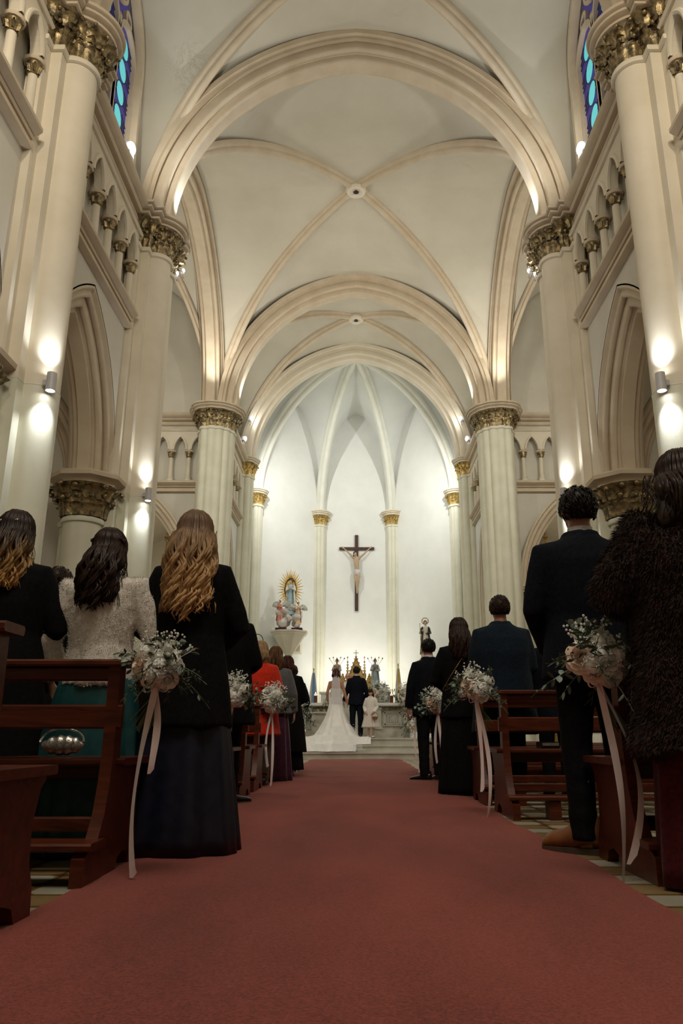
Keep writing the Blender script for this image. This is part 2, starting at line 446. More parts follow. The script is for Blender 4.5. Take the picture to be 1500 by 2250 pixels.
# altar steps and platform
root = empty('altar_steps', (0, 19, 0), 'three shallow grey marble steps rising from the red carpet to the altar', 'steps')
for i in range(3):
    y = 18.7 + 0.36 * i; z = 0.16 * (i + 1)
    b = MB(); b.box(-4.1, 4.1, y, y + (0.42 if i < 2 else 12.2), z - 0.16, z - 0.035)
    b.box(-4.1, 4.1, y - 0.03, y + (0.42 if i < 2 else 12.2), z - 0.035, z)
    b.build('step', 'stone', root)

# ------------------------------------------------------------------ vaults
def prof_p(t, R, a, h): return sqrt(max(R * R - (t * a + R - a) ** 2, 0)) / h
def vault_cell(mb, C, Mid, B, zs, rise, a=4.2, dome=0.0, n=16, m=8):
    """web between corner C, mid wall Mid and boss B (plan points)"""
    R = Rof(a, 4.4 if a > 3 else rise); h = 4.4 if a > 3 else rise
    rows = []
    for i in range(n + 1):
        t = sin(PI / 2 * i / n); z = zs + rise * prof_p(t, R, a, h)
        w = (Mid[0] + t * (C[0] - Mid[0]), Mid[1] + t * (C[1] - Mid[1])); r = (B[0] + t * (C[0] - B[0]), B[1] + t * (C[1] - B[1]))
        rows.append([(w[0] + (r[0] - w[0]) * k / m, w[1] + (r[1] - w[1]) * k / m, z + dome * (1 - t) * sin(PI / 2 * k / m)) for k in range(m + 1)])
    mb.rings(rows, False)
def quad_vault(mb, x0, x1, y0, y1, zs, rise, a=4.2, dome=0.05):
    B = ((x0 + x1) / 2, (y0 + y1) / 2)
    cs = [(x0, y0), (x1, y0), (x1, y1), (x0, y1)]
    for i in range(4):
        p, q = cs[i], cs[(i + 1) % 4]; mid = ((p[0] + q[0]) / 2, (p[1] + q[1]) / 2)
        vault_cell(mb, p, mid, B, zs, rise, a, dome); vault_cell(mb, q, mid, B, zs, rise, a, dome)
RIBP = [(-0.13, 0.06), (-0.13, -0.02), (-0.10, -0.05)] + roll(0, -0.09, 0.075, 160, 380, 8) + [(0.10, -0.05), (0.13, -0.02), (0.13, 0.06)]
def rib(mb, C, B, zs, rise, a=4.2, sc=1.0, h0=4.4, dome=0.05, n=24, drop=0.0):
    R = Rof(a, h0); C = Vector((*C, 0)); B = Vector((*B, 0)); D = (C - B).normalized(); S = Vector((-D.y, D.x, 0)); L = (C - B).length
    rows = []
    for i in range(n + 1):
        t = sin(PI / 2 * i / n)
        dz = 1e-3; ta = max(t - dz, 0); tb = min(t + dz, 1)
        za, zb = rise * prof_p(ta, R, a, h0), rise * prof_p(tb, R, a, h0)
        T = (D * ((tb - ta) * L) + Vector((0, 0, zb - za))).normalized()
        up = S.cross(T); up = up if up.z > 0 or abs(up.z) < 1e-6 else -up
        if i == n: up = -D if up.dot(D) <= 0 else up
        c = B + D * (t * L) + Vector((0, 0, zs + rise * prof_p(t, R, a, h0) + dome * (1 - t) - drop))
        if up.dot(-D) > 0 and up.z < 0: up = -up
        # lean outward near the springing: the rib stands inside the web
        inward = -D * 1.0
        e = (Vector((0, 0, 1)) * max(T.dot(D), 0) + D * abs(T.z)).normalized()
        rows.append([c + S * (u * sc) + e * (v * sc) for u, v in RIBP])
    mb.rings(rows, False)
def boss(parent, c, sc=1.0):
    b = MB()
    b.lathe([(0.0, -0.13), (0.05, -0.135), (0.07, -0.10), (0.10, -0.12), (0.17, -0.17), (0.23, -0.15), (0.26, -0.09), (0.24, -0.02), (0.20, 0.06)], (0, 0, 0), 28)
    b.v = [(c[0] + x * sc, c[1] + y * sc, c[2] + z * sc) for x, y, z in b.v]
    o = b.build('boss', 'cream', parent)
    b = MB(); b.lathe([(0.0, -0.02), (0.07, -0.02), (0.07, 0.01)], (c[0], c[1], c[2] - 0.125 * sc), 18); b.build('boss_dark_disc', 'lead', o)  # near-black disc: the shade of an opening put into colour
def rib_set(x0, x1, y0, y1, zs, rise, label, group, a=4.2, h0=4.4, sc=1.0):
    B = ((x0 + x1) / 2, (y0 + y1) / 2)
    r = empty('rib_vault', (B[0], B[1], zs), label, 'vault ribs', group)
    for C in ((x0, y0), (x1, y0), (x1, y1), (x0, y1)):
        m = MB(); rib(m, C, B, zs, rise, a, sc, h0); m.build('diagonal_rib', 'rib', r, smooth=50)
    boss(r, (B[0], B[1], zs + rise + 0.02), sc)
    return r
bays = [(PY[i], PY[i + 1]) for i in range(4)]
for i, (y0, y1) in enumerate(bays + [(CR0, CR1), (CR1, CH1)]):
    m = MB(); quad_vault(m, -4.2, 4.2, y0, y1, ZS, 4.4); struct(m.build('ceiling', 'vault' if i < 4 else 'vault', smooth=50))
for i, ((y0, y1), lab) in enumerate(zip([bays[1], bays[2], bays[3], (CR0, CR1), (CR1, CH1)],
        ['diagonal ribs overhead behind the camera position', 'diagonal ribs of the nave vault bay before the stained glass', 'curved diagonal ribs at the top of the picture between the two stained glass windows',
         'long diagonal ribs with round boss crossing under the large middle vault', 'diagonal ribs with small boss in the chancel vault before the apse'])):
    if i == 0: continue
    rib_set(-4.05, 4.05, y0, y1, ZS, 4.4, lab, 'high vault ribs')
# chancel second bay walls and apse vault
PB = (0, 25.5)
m = MB()
pts = [(4.0, AP0), (APX + 0.05, APY), (-APX - 0.05, APY), (-4.0, AP0)]
m2 = [(4.0, CH1), (4.0, AP0)]
seg = [((4.15, CH1 + 0.0), (4.0, AP0)), ((4.0, AP0), (APX, APY)), ((APX, APY), (-APX, APY)), ((-APX, APY), (-4.0, AP0)), ((-4.0, AP0), (-4.15, CH1))]
for p, q in seg:
    mid = ((p[0] + q[0]) / 2, (p[1] + q[1]) / 2)
    vault_cell(m, p, mid, PB, ZS - 0.1, 4.5); vault_cell(m, q, mid, PB, ZS - 0.1, 4.5)
struct(m.build('ceiling', 'apse_plaster', smooth=50))
r = empty('rib_vault', (0, 28, ZS), 'fan of pale ribs rising over the apse to one point', 'vault ribs', 'high vault ribs')
for C in ((3.85, AP0), (APX - 0.02, APY - 0.12), (-APX + 0.02, APY - 0.12), (-3.85, AP0)):
    m = MB(); rib(m, C, PB, ZS - 0.1, 4.5, 4.2, 1.5, 4.4, 0, 28); m.build('apse_rib', 'pale2', r, smooth=50)

# transverse arches
TP = [(-0.46, 0.66), (-0.46, 0.52), (-0.40, 0.50)] + roll(-0.36, 0.42, 0.055, 200, 20, 6)[::1] + [(-0.33, 0.34), (-0.33, 0.27)] + roll(-0.27, 0.22, 0.07, 180, 330, 6) + [(-0.19, 0.17), (-0.19, 0.09)] + roll(-0.13, 0.05, 0.06, 180, 290, 5) + [(-0.08, 0.0)]
TP = TP + [(-u, r_) for u, r_ in TP[::-1]]
TP = [(u * 0.92, r_ * 0.8) for u, r_ in TP]
def transverse(y, label, mat='rib', a=3.5, n=26):
    m = MB(); arch_sweep(m, (0, y, ZS), (1, 0), a, 3.9, TP, n, 0.1)
    return tag(recenter(m.build('transverse_arch', mat, smooth=40), (0, y, ZS)), label, 'arch', 'transverse arches of the high vault')
transverse(PY[2], 'moulded pointed arch across the nave nearest the camera, above the frame')
transverse(PY[3], 'moulded pointed arch springing from the nearest pair of tall columns')
transverse(CR0, 'largest moulded pointed arch in view, spanning the nave before the crossing')
transverse(CR1, 'middle moulded pointed arch spanning between the fluted crossing piers')
transverse(CH1, 'innermost moulded pointed arch framing the apse', 'cream')
# crossing side arches
for s in (-1, 1):
    m = MB(); arch_sweep(m, (s * 4.25, 16.5, ZS), (0, 1), 3.75, 3.9, [(u * 0.8, r_ * 0.8) for u, r_ in TP], 24, 0.1)
    tag(recenter(m.build('crossing_arch', 'rib', smooth=40), (s * 4.25, 16.5, ZS)), 'moulded arch opening from the crossing into the %s transept' % SIDE[s], 'arch', 'arches into the transepts')

# ------------------------------------------------------------------ nave walls
def window_unit(s, yc, n):
    zb, zsp, half, rise = 10.2, 12.5, 1.08, 1.45
    root = empty('window_%d' % n, (s * 4.25, yc, zb), kind='structure')
    root['label'] = 'tall pointed stained glass window with cyan ovals, %s clerestory' % SIDE[s]
    m = MB(); arch_sweep(m, (4.10, yc, zsp), (0, 1), half - 0.10, rise - 0.12, [(0.1, 0.14), (0.1, 0.04), (0.02, 0.0), (-0.06, 0.0), (-0.06, 0.05), (-0.14, 0.05), (-0.14, 0.16)], 12, zsp - zb)
    fin(m, s, 'window_frame', 'rib', root)
    # tracery: mullion, two lancet heads, upper ring
    m = MB()
    m.box(4.11, 4.24, yc - 0.055, yc + 0.055, zb, zsp + 0.2)
    for k in (-1, 1):
        arch_sweep(m, (4.17, yc + k * 0.50, 12.35), (0, 1), 0.41, 0.5, [(-0.06, 0.09), (-0.06, 0.0), (0.06, 0.0), (0.06, 0.09)], 8, 2.0)
    for (cy, cz, rr) in ((yc, 13.35, 0.24), (yc - 0.42, 13.0, 0.10), (yc + 0.42, 13.0, 0.10)):
        m.rings([[(4.12 + dx, cy + (rr + dr) * cos(2 * PI * j / 20), cz + (rr + dr) * sin(2 * PI * j / 20)) for dx, dr in ((0, 0), (0, 0.07), (0.12, 0.07), (0.12, 0))] for j in range(21)], True)
    fin(m, s, 'tracery', 'rib', root)
    m = MB(); m.cur = 0
    X = 4.19
    for k in (-1, 1):
        c = yc + k * 0.50
        m.cur = 0; m.add([(X, c - 0.42, zb), (X, c + 0.42, zb), (X, c + 0.42, 12.7), (X, c, 12.95), (X, c - 0.42, 12.7)], [(0, 1, 2, 3, 4)])
        m.cur = 1
        for q in range(5):
            cz = zb + 0.26 + q * 0.5
            m.add([(X - 0.012, c + 0.19 * cos(2 * PI * j / 24), cz + 0.205 * sin(2 * PI * j / 24)) for j in range(24)], [tuple(range(24))])
        m.cur = 2
        for q in range(5):
            cz = zb + 0.26 + q * 0.5
            m.rings([[(X - 0.016, c + (0.19 + d) * cos(2 * PI * j / 24), cz + (0.205 + d) * sin(2 * PI * j / 24)) for d in (0.0, 0.022)] for j in range(25)], False)
            for g in range(3):
                ya = c - 0.37 + g * 0.08; 
                m.tube([(X - 0.012, c - 0.42, cz + 0.05 + g * 0.1), (X - 0.012, c - 0.18, cz - 0.02 + g * 0.12 - 0.12)], 0.008, 4)
                m.tube([(X - 0.012, c + 0.42, cz - 0.1 + g * 0.1), (X - 0.012, c + 0.18, cz + 0.02 + g * 0.12 - 0.06)], 0.008, 4)
    m.cur = 0; m.add([(X, yc - 0.80, 12.9), (X, yc + 0.80, 12.9), (X, yc + 0.35, 13.75), (X, yc - 0.35, 13.75)], [(0, 1, 2, 3)])
    m.cur = 1
    m.add([(X - 0.012, yc + 0.16 * cos(2 * PI * j / 24), 13.35 + 0.16 * sin(2 * PI * j / 24)) for j in range(24)], [tuple(range(24))])
    fin(m, s, 'stained_glass', ['blue_glass', 'cyan_glass', 'lead'], root)

ARP = [(-0.36, 0.42), (-0.36, 0.36), (-0.30, 0.33)] + roll(-0.27, 0.27, 0.05, 180, 340, 5) + [(-0.22, 0.22), (-0.22, 0.17)] + roll(-0.17, 0.13, 0.05, 180, 320, 5) + [(-0.10, 0.08), (-0.10, 0.0)]
ARP = ARP + [(-u, r_) for u, r_ in ARP[::-1]]
def wood_label(): pass
def string_prof(): return [(0.0, 0.0), (0.07, 0.0), (0.11, 0.02), (0.11, 0.08), (0.04, 0.09), (0.04, 0.14), (0.10, 0.15), (0.12, 0.18), (0.06, 0.20), (0.15, 0.23), (0.20, 0.27), (0.20, 0.32), (0.16, 0.34), (0.0, 0.36)]
def straight_mould(mb, p, q, prof):
    """moulding from plan point p to q; prof (out, z); out<0 is to the left-hand normal side"""
    p = Vector(p); q = Vector(q); d = (q - p); d.z = 0; d.normalize(); nr = Vector((-d.y, d.x, 0))
    mb.rings([[c + nr * o + Vector((0, 0, z)) for o, z in prof] for c in (p, q)], False)
    for c in (p, q): mb.add([c + nr * o + Vector((0, 0, z)) for o, z in prof], [tuple(range(len(prof)))])
def colonnette(parent, x, y, z0, h, sc=1.0):
    b = MB(); b.lathe([(0.11, 0), (0.11, 0.05), (0.085, 0.07), (0.10, 0.11), (0.065, 0.15), (0.058, h - 0.20), (0.058, h - 0.2)], (x, y, z0), 12)
    c = b.build('colonnette', 'cream', parent)
    b = MB()
    b.lathe([(0.06, h - 0.20), (0.072, h - 0.19), (0.06, h - 0.175), (0.065, h - 0.15), (0.10, h - 0.04), (0.10, h - 0.03)], (x, y, z0), 12)
    for k in range(6):
        a = k * PI / 3; leaf(b, (x + 0.06 * cos(a), y + 0.06 * sin(a), z0 + h - 0.17), (cos(a), sin(a)), 0.07, 0.12, 0.05, 0)
    b.build('capital', 'bronze', c)
    b = MB(); b.lathe([(0.09, h - 0.035), (0.125, h - 0.03), (0.135, h - 0.01), (0.135, h + 0.015), (0.12, h + 0.03)], (x, y, z0), 12); b.build('abacus', 'rib', c)
TR_P = [(-0.07, 0.075), (-0.07, 0.05), (-0.035, 0.035), (-0.035, 0.012), (0.0, 0.0)]
def triforium(p, q, ncol, label, spacing=None, z0=7.65, s=1, vis=True):
    """colonnettes and small pointed arches from plan point p to q in wall plane; normal to the room is the left-hand side of p->q"""
    p = Vector((*p, 0)); q = Vector((*q, 0)); L = (q - p).length; d = (q - p) / L; nr = Vector((-d.y, d.x, 0))
    root = empty('triforium_gallery', (p + q) / 2 + Vector((0, 0, z0)), label, 'gallery', 'blind triforium galleries')
    m = MB(); straight_mould(m, p + Vector((0, 0, z0 - 0.36)), q + Vector((0, 0, z0 - 0.36)), string_prof()); m.build('string_course', 'rib', root)
    sp = spacing or L / ncol; st = (L - sp * (ncol - 1)) / 2
    cs = [st + sp * i for i in range(ncol)]
    h = 0.92
    for c in cs:
        w = p + d * c + nr * 0.0
        colonnette(root, w.x, w.y, z0, h)
    holes = []
    xs = [cs[0] - sp] + cs
    zc = z0 + h + 0.03
    hh = sp / 2 - 0.07
    m = MB()
    hl = [(c + sp / 2, hh, zc, 0.42, zc) for c in cs[:-1]]
    e0 = cs[0] - sp / 2; e1 = cs[-1] + sp / 2
    if e0 - hh > 0: hl = [(e0, hh, zc, 0.42, zc)] + hl
    if e1 + hh < L: hl = hl + [(e1, hh, zc, 0.42, zc)]
    arched_wall(m, p + nr * 0.10, d, 0, L, zc, zc + 0.62, hl, -0.14, 8)
    for c_, h_, z_, r_, _ in hl:
        arch_sweep(m, p + d * c_ + nr * 0.10 + Vector((0, 0, z_)), d, h_ - 0.02, 0.40, [(-0.01, 0.0), (0.03, 0.0), (0.04, 0.03), (0.03, 0.055), (-0.01, 0.06)], 8)
    straight_mould(m, p + Vector((0, 0, zc + 0.57)), q + Vector((0, 0, zc + 0.57)), [(0.0, 0), (0.14, 0.0), (0.17, 0.03), (0.14, 0.07), (0, 0.08)])
    m.build('arcade_panel', 'cream', root)
    return root
def cornice(p, q, label, z=9.38, mat='rib', grp='cornices under the vaults'):
    m = MB(); straight_mould(m, Vector((*p, z)), Vector((*q, z)), [(0, 0), (0.07, 0.0), (0.10, 0.03), (0.10, 0.07), (0.04, 0.08), (0.04, 0.12), (0.16, 0.14), (0.19, 0.18), (0.12, 0.20), (0.25, 0.23), (0.29, 0.28), (0.29, 0.33), (0, 0.35)])
    o = m.build('cornice', mat)
    return tag(recenter(o), label, 'cornice', grp)

lab_bay = ['behind the camera', 'beside the camera', 'over the nearest pews', 'under the stained glass window']
for s in (-1, 1):
    m = MB()
    for i, (y0, y1) in enumerate(bays):
        yc = (y0 + y1) / 2
        arched_wall(m, (4.0, y0, 0), (0, 1), 0, y1 - y0, 0, 7.3, [(yc - y0, 1.62, ZA, 2.6, 0)], -0.75, 16)
        arched_wall(m, (4.13, y0, 0), (0, 1), 0, y1 - y0, 7.3, 9.0, [], -0.3)
        arched_wall(m, (4.0, y0, 0), (0, 1), 0, y1 - y0, 9.0, 9.72, [], -0.4)
        arched_wall(m, (4.15, y0, 0), (0, 1), 0, y1 - y0, 9.72, 14.6, [(yc - y0 + 0.12, 1.08, 12.5, 1.45, 10.2)], -0.35, 10)
        if i > 0:
            a = MB(); arch_sweep(a, (4.36, yc, ZA), (0, 1), 1.22, 2.15, ARP, 18, 0.05)
            o = fin(a, s, 'arcade_arch', 'rib'); recenter(o, (s * 4.36, yc, ZA))
            tag(o, 'moulded pointed arch of the %s nave arcade, %s' % (SIDE[s], lab_bay[i]), 'arch', 'nave arcade arches')
    fin(m, s, 'wall_%s' % SIDE[s], 'plaster', smooth=30)['kind'] = 'structure'
    for i in (1, 2, 3):
        y0, y1 = bays[i]; yc = (y0 + y1) / 2
        if i > 1:
            window_unit(s, yc + 0.12, (i - 2) * 2 + (1 if s < 0 else 2))
        P, Q = ((s * 4.0, y0 + 0.55), (s * 4.0, y1 - 0.55))
        if s > 0: pass
        else: P, Q = Q, P
        if i > 1:
            triforium(P, Q, 6, 'blind gallery of small gilt-capped columns on the %s nave wall, %s' % (SIDE[s], ['', '', 'over the nearest pews', 'between the two tall columns'][i]), 0.6, s=s)
            cornice(P, Q, 'straight moulded cornice along the %s nave wall, %s' % (SIDE[s], ['', '', 'over the nearest pews', 'between the two tall columns'][i]))
# ------------------------------------------------------------------ piers
def half_arc(cx, cy, r, a0, a1, n=14):
    return [(cx + r * cos(math.radians(a0 + (a1 - a0) * i / n)), cy + r * sin(math.radians(a0 + (a1 - a0) * i / n))) for i in range(n + 1)]
def nave_outline(y, extra=False):
    # right side pier, inner face to -X; travelled towards -Y so that the normal points into the nave
    if extra:
        pts = [(4.35, y + 0.75), (3.95, y + 0.72)] + half_arc(3.72, y + 0.46, 0.20, 60, 235, 12) + half_arc(3.72, y, 0.26, 120, 270, 16)
    else:
        pts = [(4.1, y + 0.58), (3.90, y + 0.58), (3.90, y + 0.42), (3.76, y + 0.42), (3.76, y + 0.26)] + half_arc(3.72, y, 0.26, 90, 270, 20)
    pts += [(3.76, y - 0.26), (3.76, y - 0.42), (3.90, y - 0.42), (3.90, y - 0.58), (4.1, y - 0.58)]
    return pts
CAPP = [(0.0, -0.10), (0.035, -0.09), (0.045, -0.05), (0.03, -0.01), (0.0, 0.0)]
ABP = [(0.12, 0.0), (0.21, 0.01), (0.22, 0.04), (0.15, 0.055), (0.17, 0.08), (0.27, 0.10), (0.28, 0.13), (0.22, 0.145), (0.31, 0.17), (0.32, 0.21), (0.28, 0.23), (-0.1, 0.24)]
def capital_set(root, pts, s, zn, h, flare, step, closed=False, mat='bronze', abk=1.0, neck='cream', abm='rib'):
    m = MB(); leafy(m, pts, zn, h, flare, closed, step); fin(m, s, 'capital', mat, root, smooth=180)
    m = MB(); loft_outline(m, pts, [(d * abk, zn + h + z * abk) for d, z in ABP], closed, (False, closed)); fin(m, s, 'abacus', abm, root)
    m = MB(); loft_outline(m, pts, [(d, zn + z) for d, z in CAPP], closed); fin(m, s, 'neck_ring', neck, root)
def respond(root, s, y, sg):
    """arcade half column on the side sg of the pier"""
    cy = y + sg * 0.60
    R_ = 0.30
    base = half_arc(4.36, cy, R_, 0, 360, 28)[:-1]
    # outline as a cluster: round shaft with two small steps
    pts = []
    for k in range(48):
        a = 2 * PI * k / 48; dx, dy = cos(a), sin(a)
        r = R_
        for cx_, rr in ((-0.30, 0.13), (0.30, 0.13)):
            # small flanking shafts set back towards the pier
            ox, oy = cx_, -sg * 0.18
            bq = dx * ox + dy * oy; dd = bq * bq - (ox * ox + oy * oy - rr * rr)
            if dd > 0: r = max(r, bq + sqrt(dd))
        pts.append((4.36 + r * dx, cy + r * dy))
    m = MB(); m.rings([[(x, y_, z) for x, y_ in pts] for z in (0, 0.9, ZA - 0.78)], True); fin(m, s, 'arcade_shaft', 'pale', root)
    m = MB(); leafy(m, half_arc(4.36, cy, 0.345, 0, 360, 40)[:-1], ZA - 0.70, 0.50, 0.22, True, 0.18); fin(m, s, 'arcade_capital', 'bronze', root, smooth=180)
    m = MB(); loft_outline(m, pts, [(d, ZA - 0.70 + z) for d, z in CAPP], True); fin(m, s, 'neck_ring', 'pale', root)
    oct_ = []
    for k in range(8):
        a = PI / 8 + k * PI / 4; oct_.append((4.36 + 0.56 * cos(a), cy + 0.52 * sin(a)))
    m = MB(); loft_outline(m, oct_, [(-0.12, ZA - 0.22), (-0.03, ZA - 0.21), (-0.02, ZA - 0.18), (-0.08, ZA - 0.165), (-0.05, ZA - 0.14), (0.05, ZA - 0.09), (0.06, ZA - 0.03), (0.03, ZA), (-0.3, ZA)], True, (True, True)); fin(m, s, 'arcade_abacus', 'rib', root)
cl = {0: 'behind the camera', 1: 'beside the camera', 2: 'nearest the camera', 3: 'nearer of the two tall ones in view', 4: 'beside the crossing, with a wall lamp'}
for s in (-1, 1):
    for i in (1, 2, 3, 4):
        y = PY[i]
        root = empty('column', (s * 3.9, y, 0), 'tall cream clustered column with dark gilt leaf capital, %s side, %s' % (SIDE[s], cl[i]), 'column', 'nave columns')
        pts = nave_outline(y, i == 4)
        m = MB(); loft_outline(m, pts, [(0.12, 0.0), (0.12, 0.35), (0.08, 0.42), (0.06, 0.5), (0.0, 0.56)]); fin(m, s, 'column_base', 'pale', root)
        m = MB(); loft_outline(m, pts, [(0, 0.56), (0, 2.4), (0, 4.36)]); loft_outline(m, pts, [(0, 4.36), (0.004, 4.37), (0.0, 4.385)]); fin(m, s, 'lower_shaft', 'pale', root)
        m = MB(); loft_outline(m, pts, [(-0.004, 4.385), (-0.004, 6.5), (-0.004, 8.97)]); fin(m, s, 'shaft', 'cream', root)
        capital_set(root, pts, s, 9.05, 0.46, 0.21, 0.13, abk=0.95)
        respond(root, s, y, -1)
        if i < 4: respond(root, s, y, 1)
        else:
            m = MB(); m.box(4.35, 4.75, y - 0.3, y + 0.75, 0, 9.6); fin(m, s, 'pier_core', 'cream', root)
        # sconce
        if i >= 3:
            sc = empty('wall_sconce', (s * 3.42, y - 0.30, 4.39), 'small grey up and down lamp on the %s column, %s' % (SIDE[s], 'higher in the picture' if i == 3 else 'lower and farther down the nave'), 'lamp', 'column lamps')
            m = MB(); X0, Y0 = 3.455, y - 0.25; m.lathe([(0.03, -0.10), (0.055, -0.11), (0.055, 0.11), (0.03, 0.10)], (X0, Y0, 4.39), 16); m.box(X0, X0 + 0.10, Y0, Y0 + 0.10, 4.36, 4.42); fin(m, s, 'lamp_housing', 'metal_grey', sc)
            for dz in (-0.105, 0.105):
                m = MB(); m.lathe([(0.0, -0.004), (0.042, -0.004), (0.042, 0.004), (0, 0.004)], (X0, Y0, 4.39 + dz), 14); fin(m, s, 'lens', 'lamp', sc)
def polar_outline(cx, cy, shafts, n=150, boxes=()):
    pts = []
    for k in range(n):
        a = -2 * PI * k / n; dx, dy = cos(a), sin(a); r = 0
        for ox, oy, rr in shafts:
            bq = dx * ox + dy * oy; dd = bq * bq - (ox * ox + oy * oy - rr * rr)
            if dd > 0: r = max(r, bq + sqrt(dd))
        pts.append((cx + r * dx, cy + r * dy))
    return pts[::-1]
def cluster_pier(s, cx, cy, rad, angs, rr, ztop, label, name='column', mat='pale', capn=0.46, flare=0.2, cx_core=None, up='pale', group='crossing and chancel columns'):
    shafts = [(rad * cos(math.radians(a)), rad * sin(math.radians(a)), rr) for a in angs] + [(0, 0, rad)]
    pts = polar_outline(cx, cy, shafts)
    big = polar_outline(cx, cy, [(x, y, r_ * 1.0) for x, y, r_ in shafts], 72)
    root = empty(name, (s * cx, cy, 0), label, 'column', group)
    m = MB(); m.rings([[(x, y, z) for x, y in pts] for z in (0.5, 4, ztop - 0.10)], True); fin(m, s, 'shaft', mat, root, smooth=40)
    m = MB(); loft_outline(m, big, [(0.14, 0), (0.14, 0.3), (0.07, 0.4), (0.05, 0.5), (0, 0.55)], True); fin(m, s, 'column_base', mat, root)
    m = MB(); leafy(m, big, ztop, capn, flare, True, 0.13); fin(m, s, 'capital', 'bronze' if up == 'pale' else up, root, smooth=60)
    m = MB(); loft_outline(m, big, [(d, ztop + z) for d, z in CAPP], True); fin(m, s, 'neck_ring', mat, root)
    m = MB(); loft_outline(m, big, [(d * flare / 0.21, ztop + capn + z * 0.9) for d, z in ABP], True, (False, True)); fin(m, s, 'abacus', 'rib' if mat == 'pale' and rad > 0.4 else 'cream', root)
    return root
for s in (-1, 1):
    cluster_pier(s, 4.14, 20.72, 0.46, [170, 195, 220, 245, 270, 295, 145, 120], 0.135, 9.05, 'broad fluted crossing column with gilt leaf capital, %s of the altar' % SIDE[s])
    cluster_pier(s, 3.95, 25.0, 0.28, [180, 225, 270, 135], 0.12, 9.15, 'slender clustered chancel column behind the fluted one, %s side' % SIDE[s], capn=0.42, flare=0.14, up='gold')
    cluster_pier(s, 3.92, 28.25, 0.20, [180, 215, 250, 145], 0.11, 9.10, 'slender apse column with gilt capital at the %s edge of the apse' % SIDE[s], capn=0.40, flare=0.14, up='gold')
    cluster_pier(s, 1.55, 30.92, 0.18, [180, 225, 270, 315, 0], 0.10, 9.02, 'slender apse column with small gilt capital, %s of the crucifix' % SIDE[s], capn=0.38, flare=0.15, up='gold')

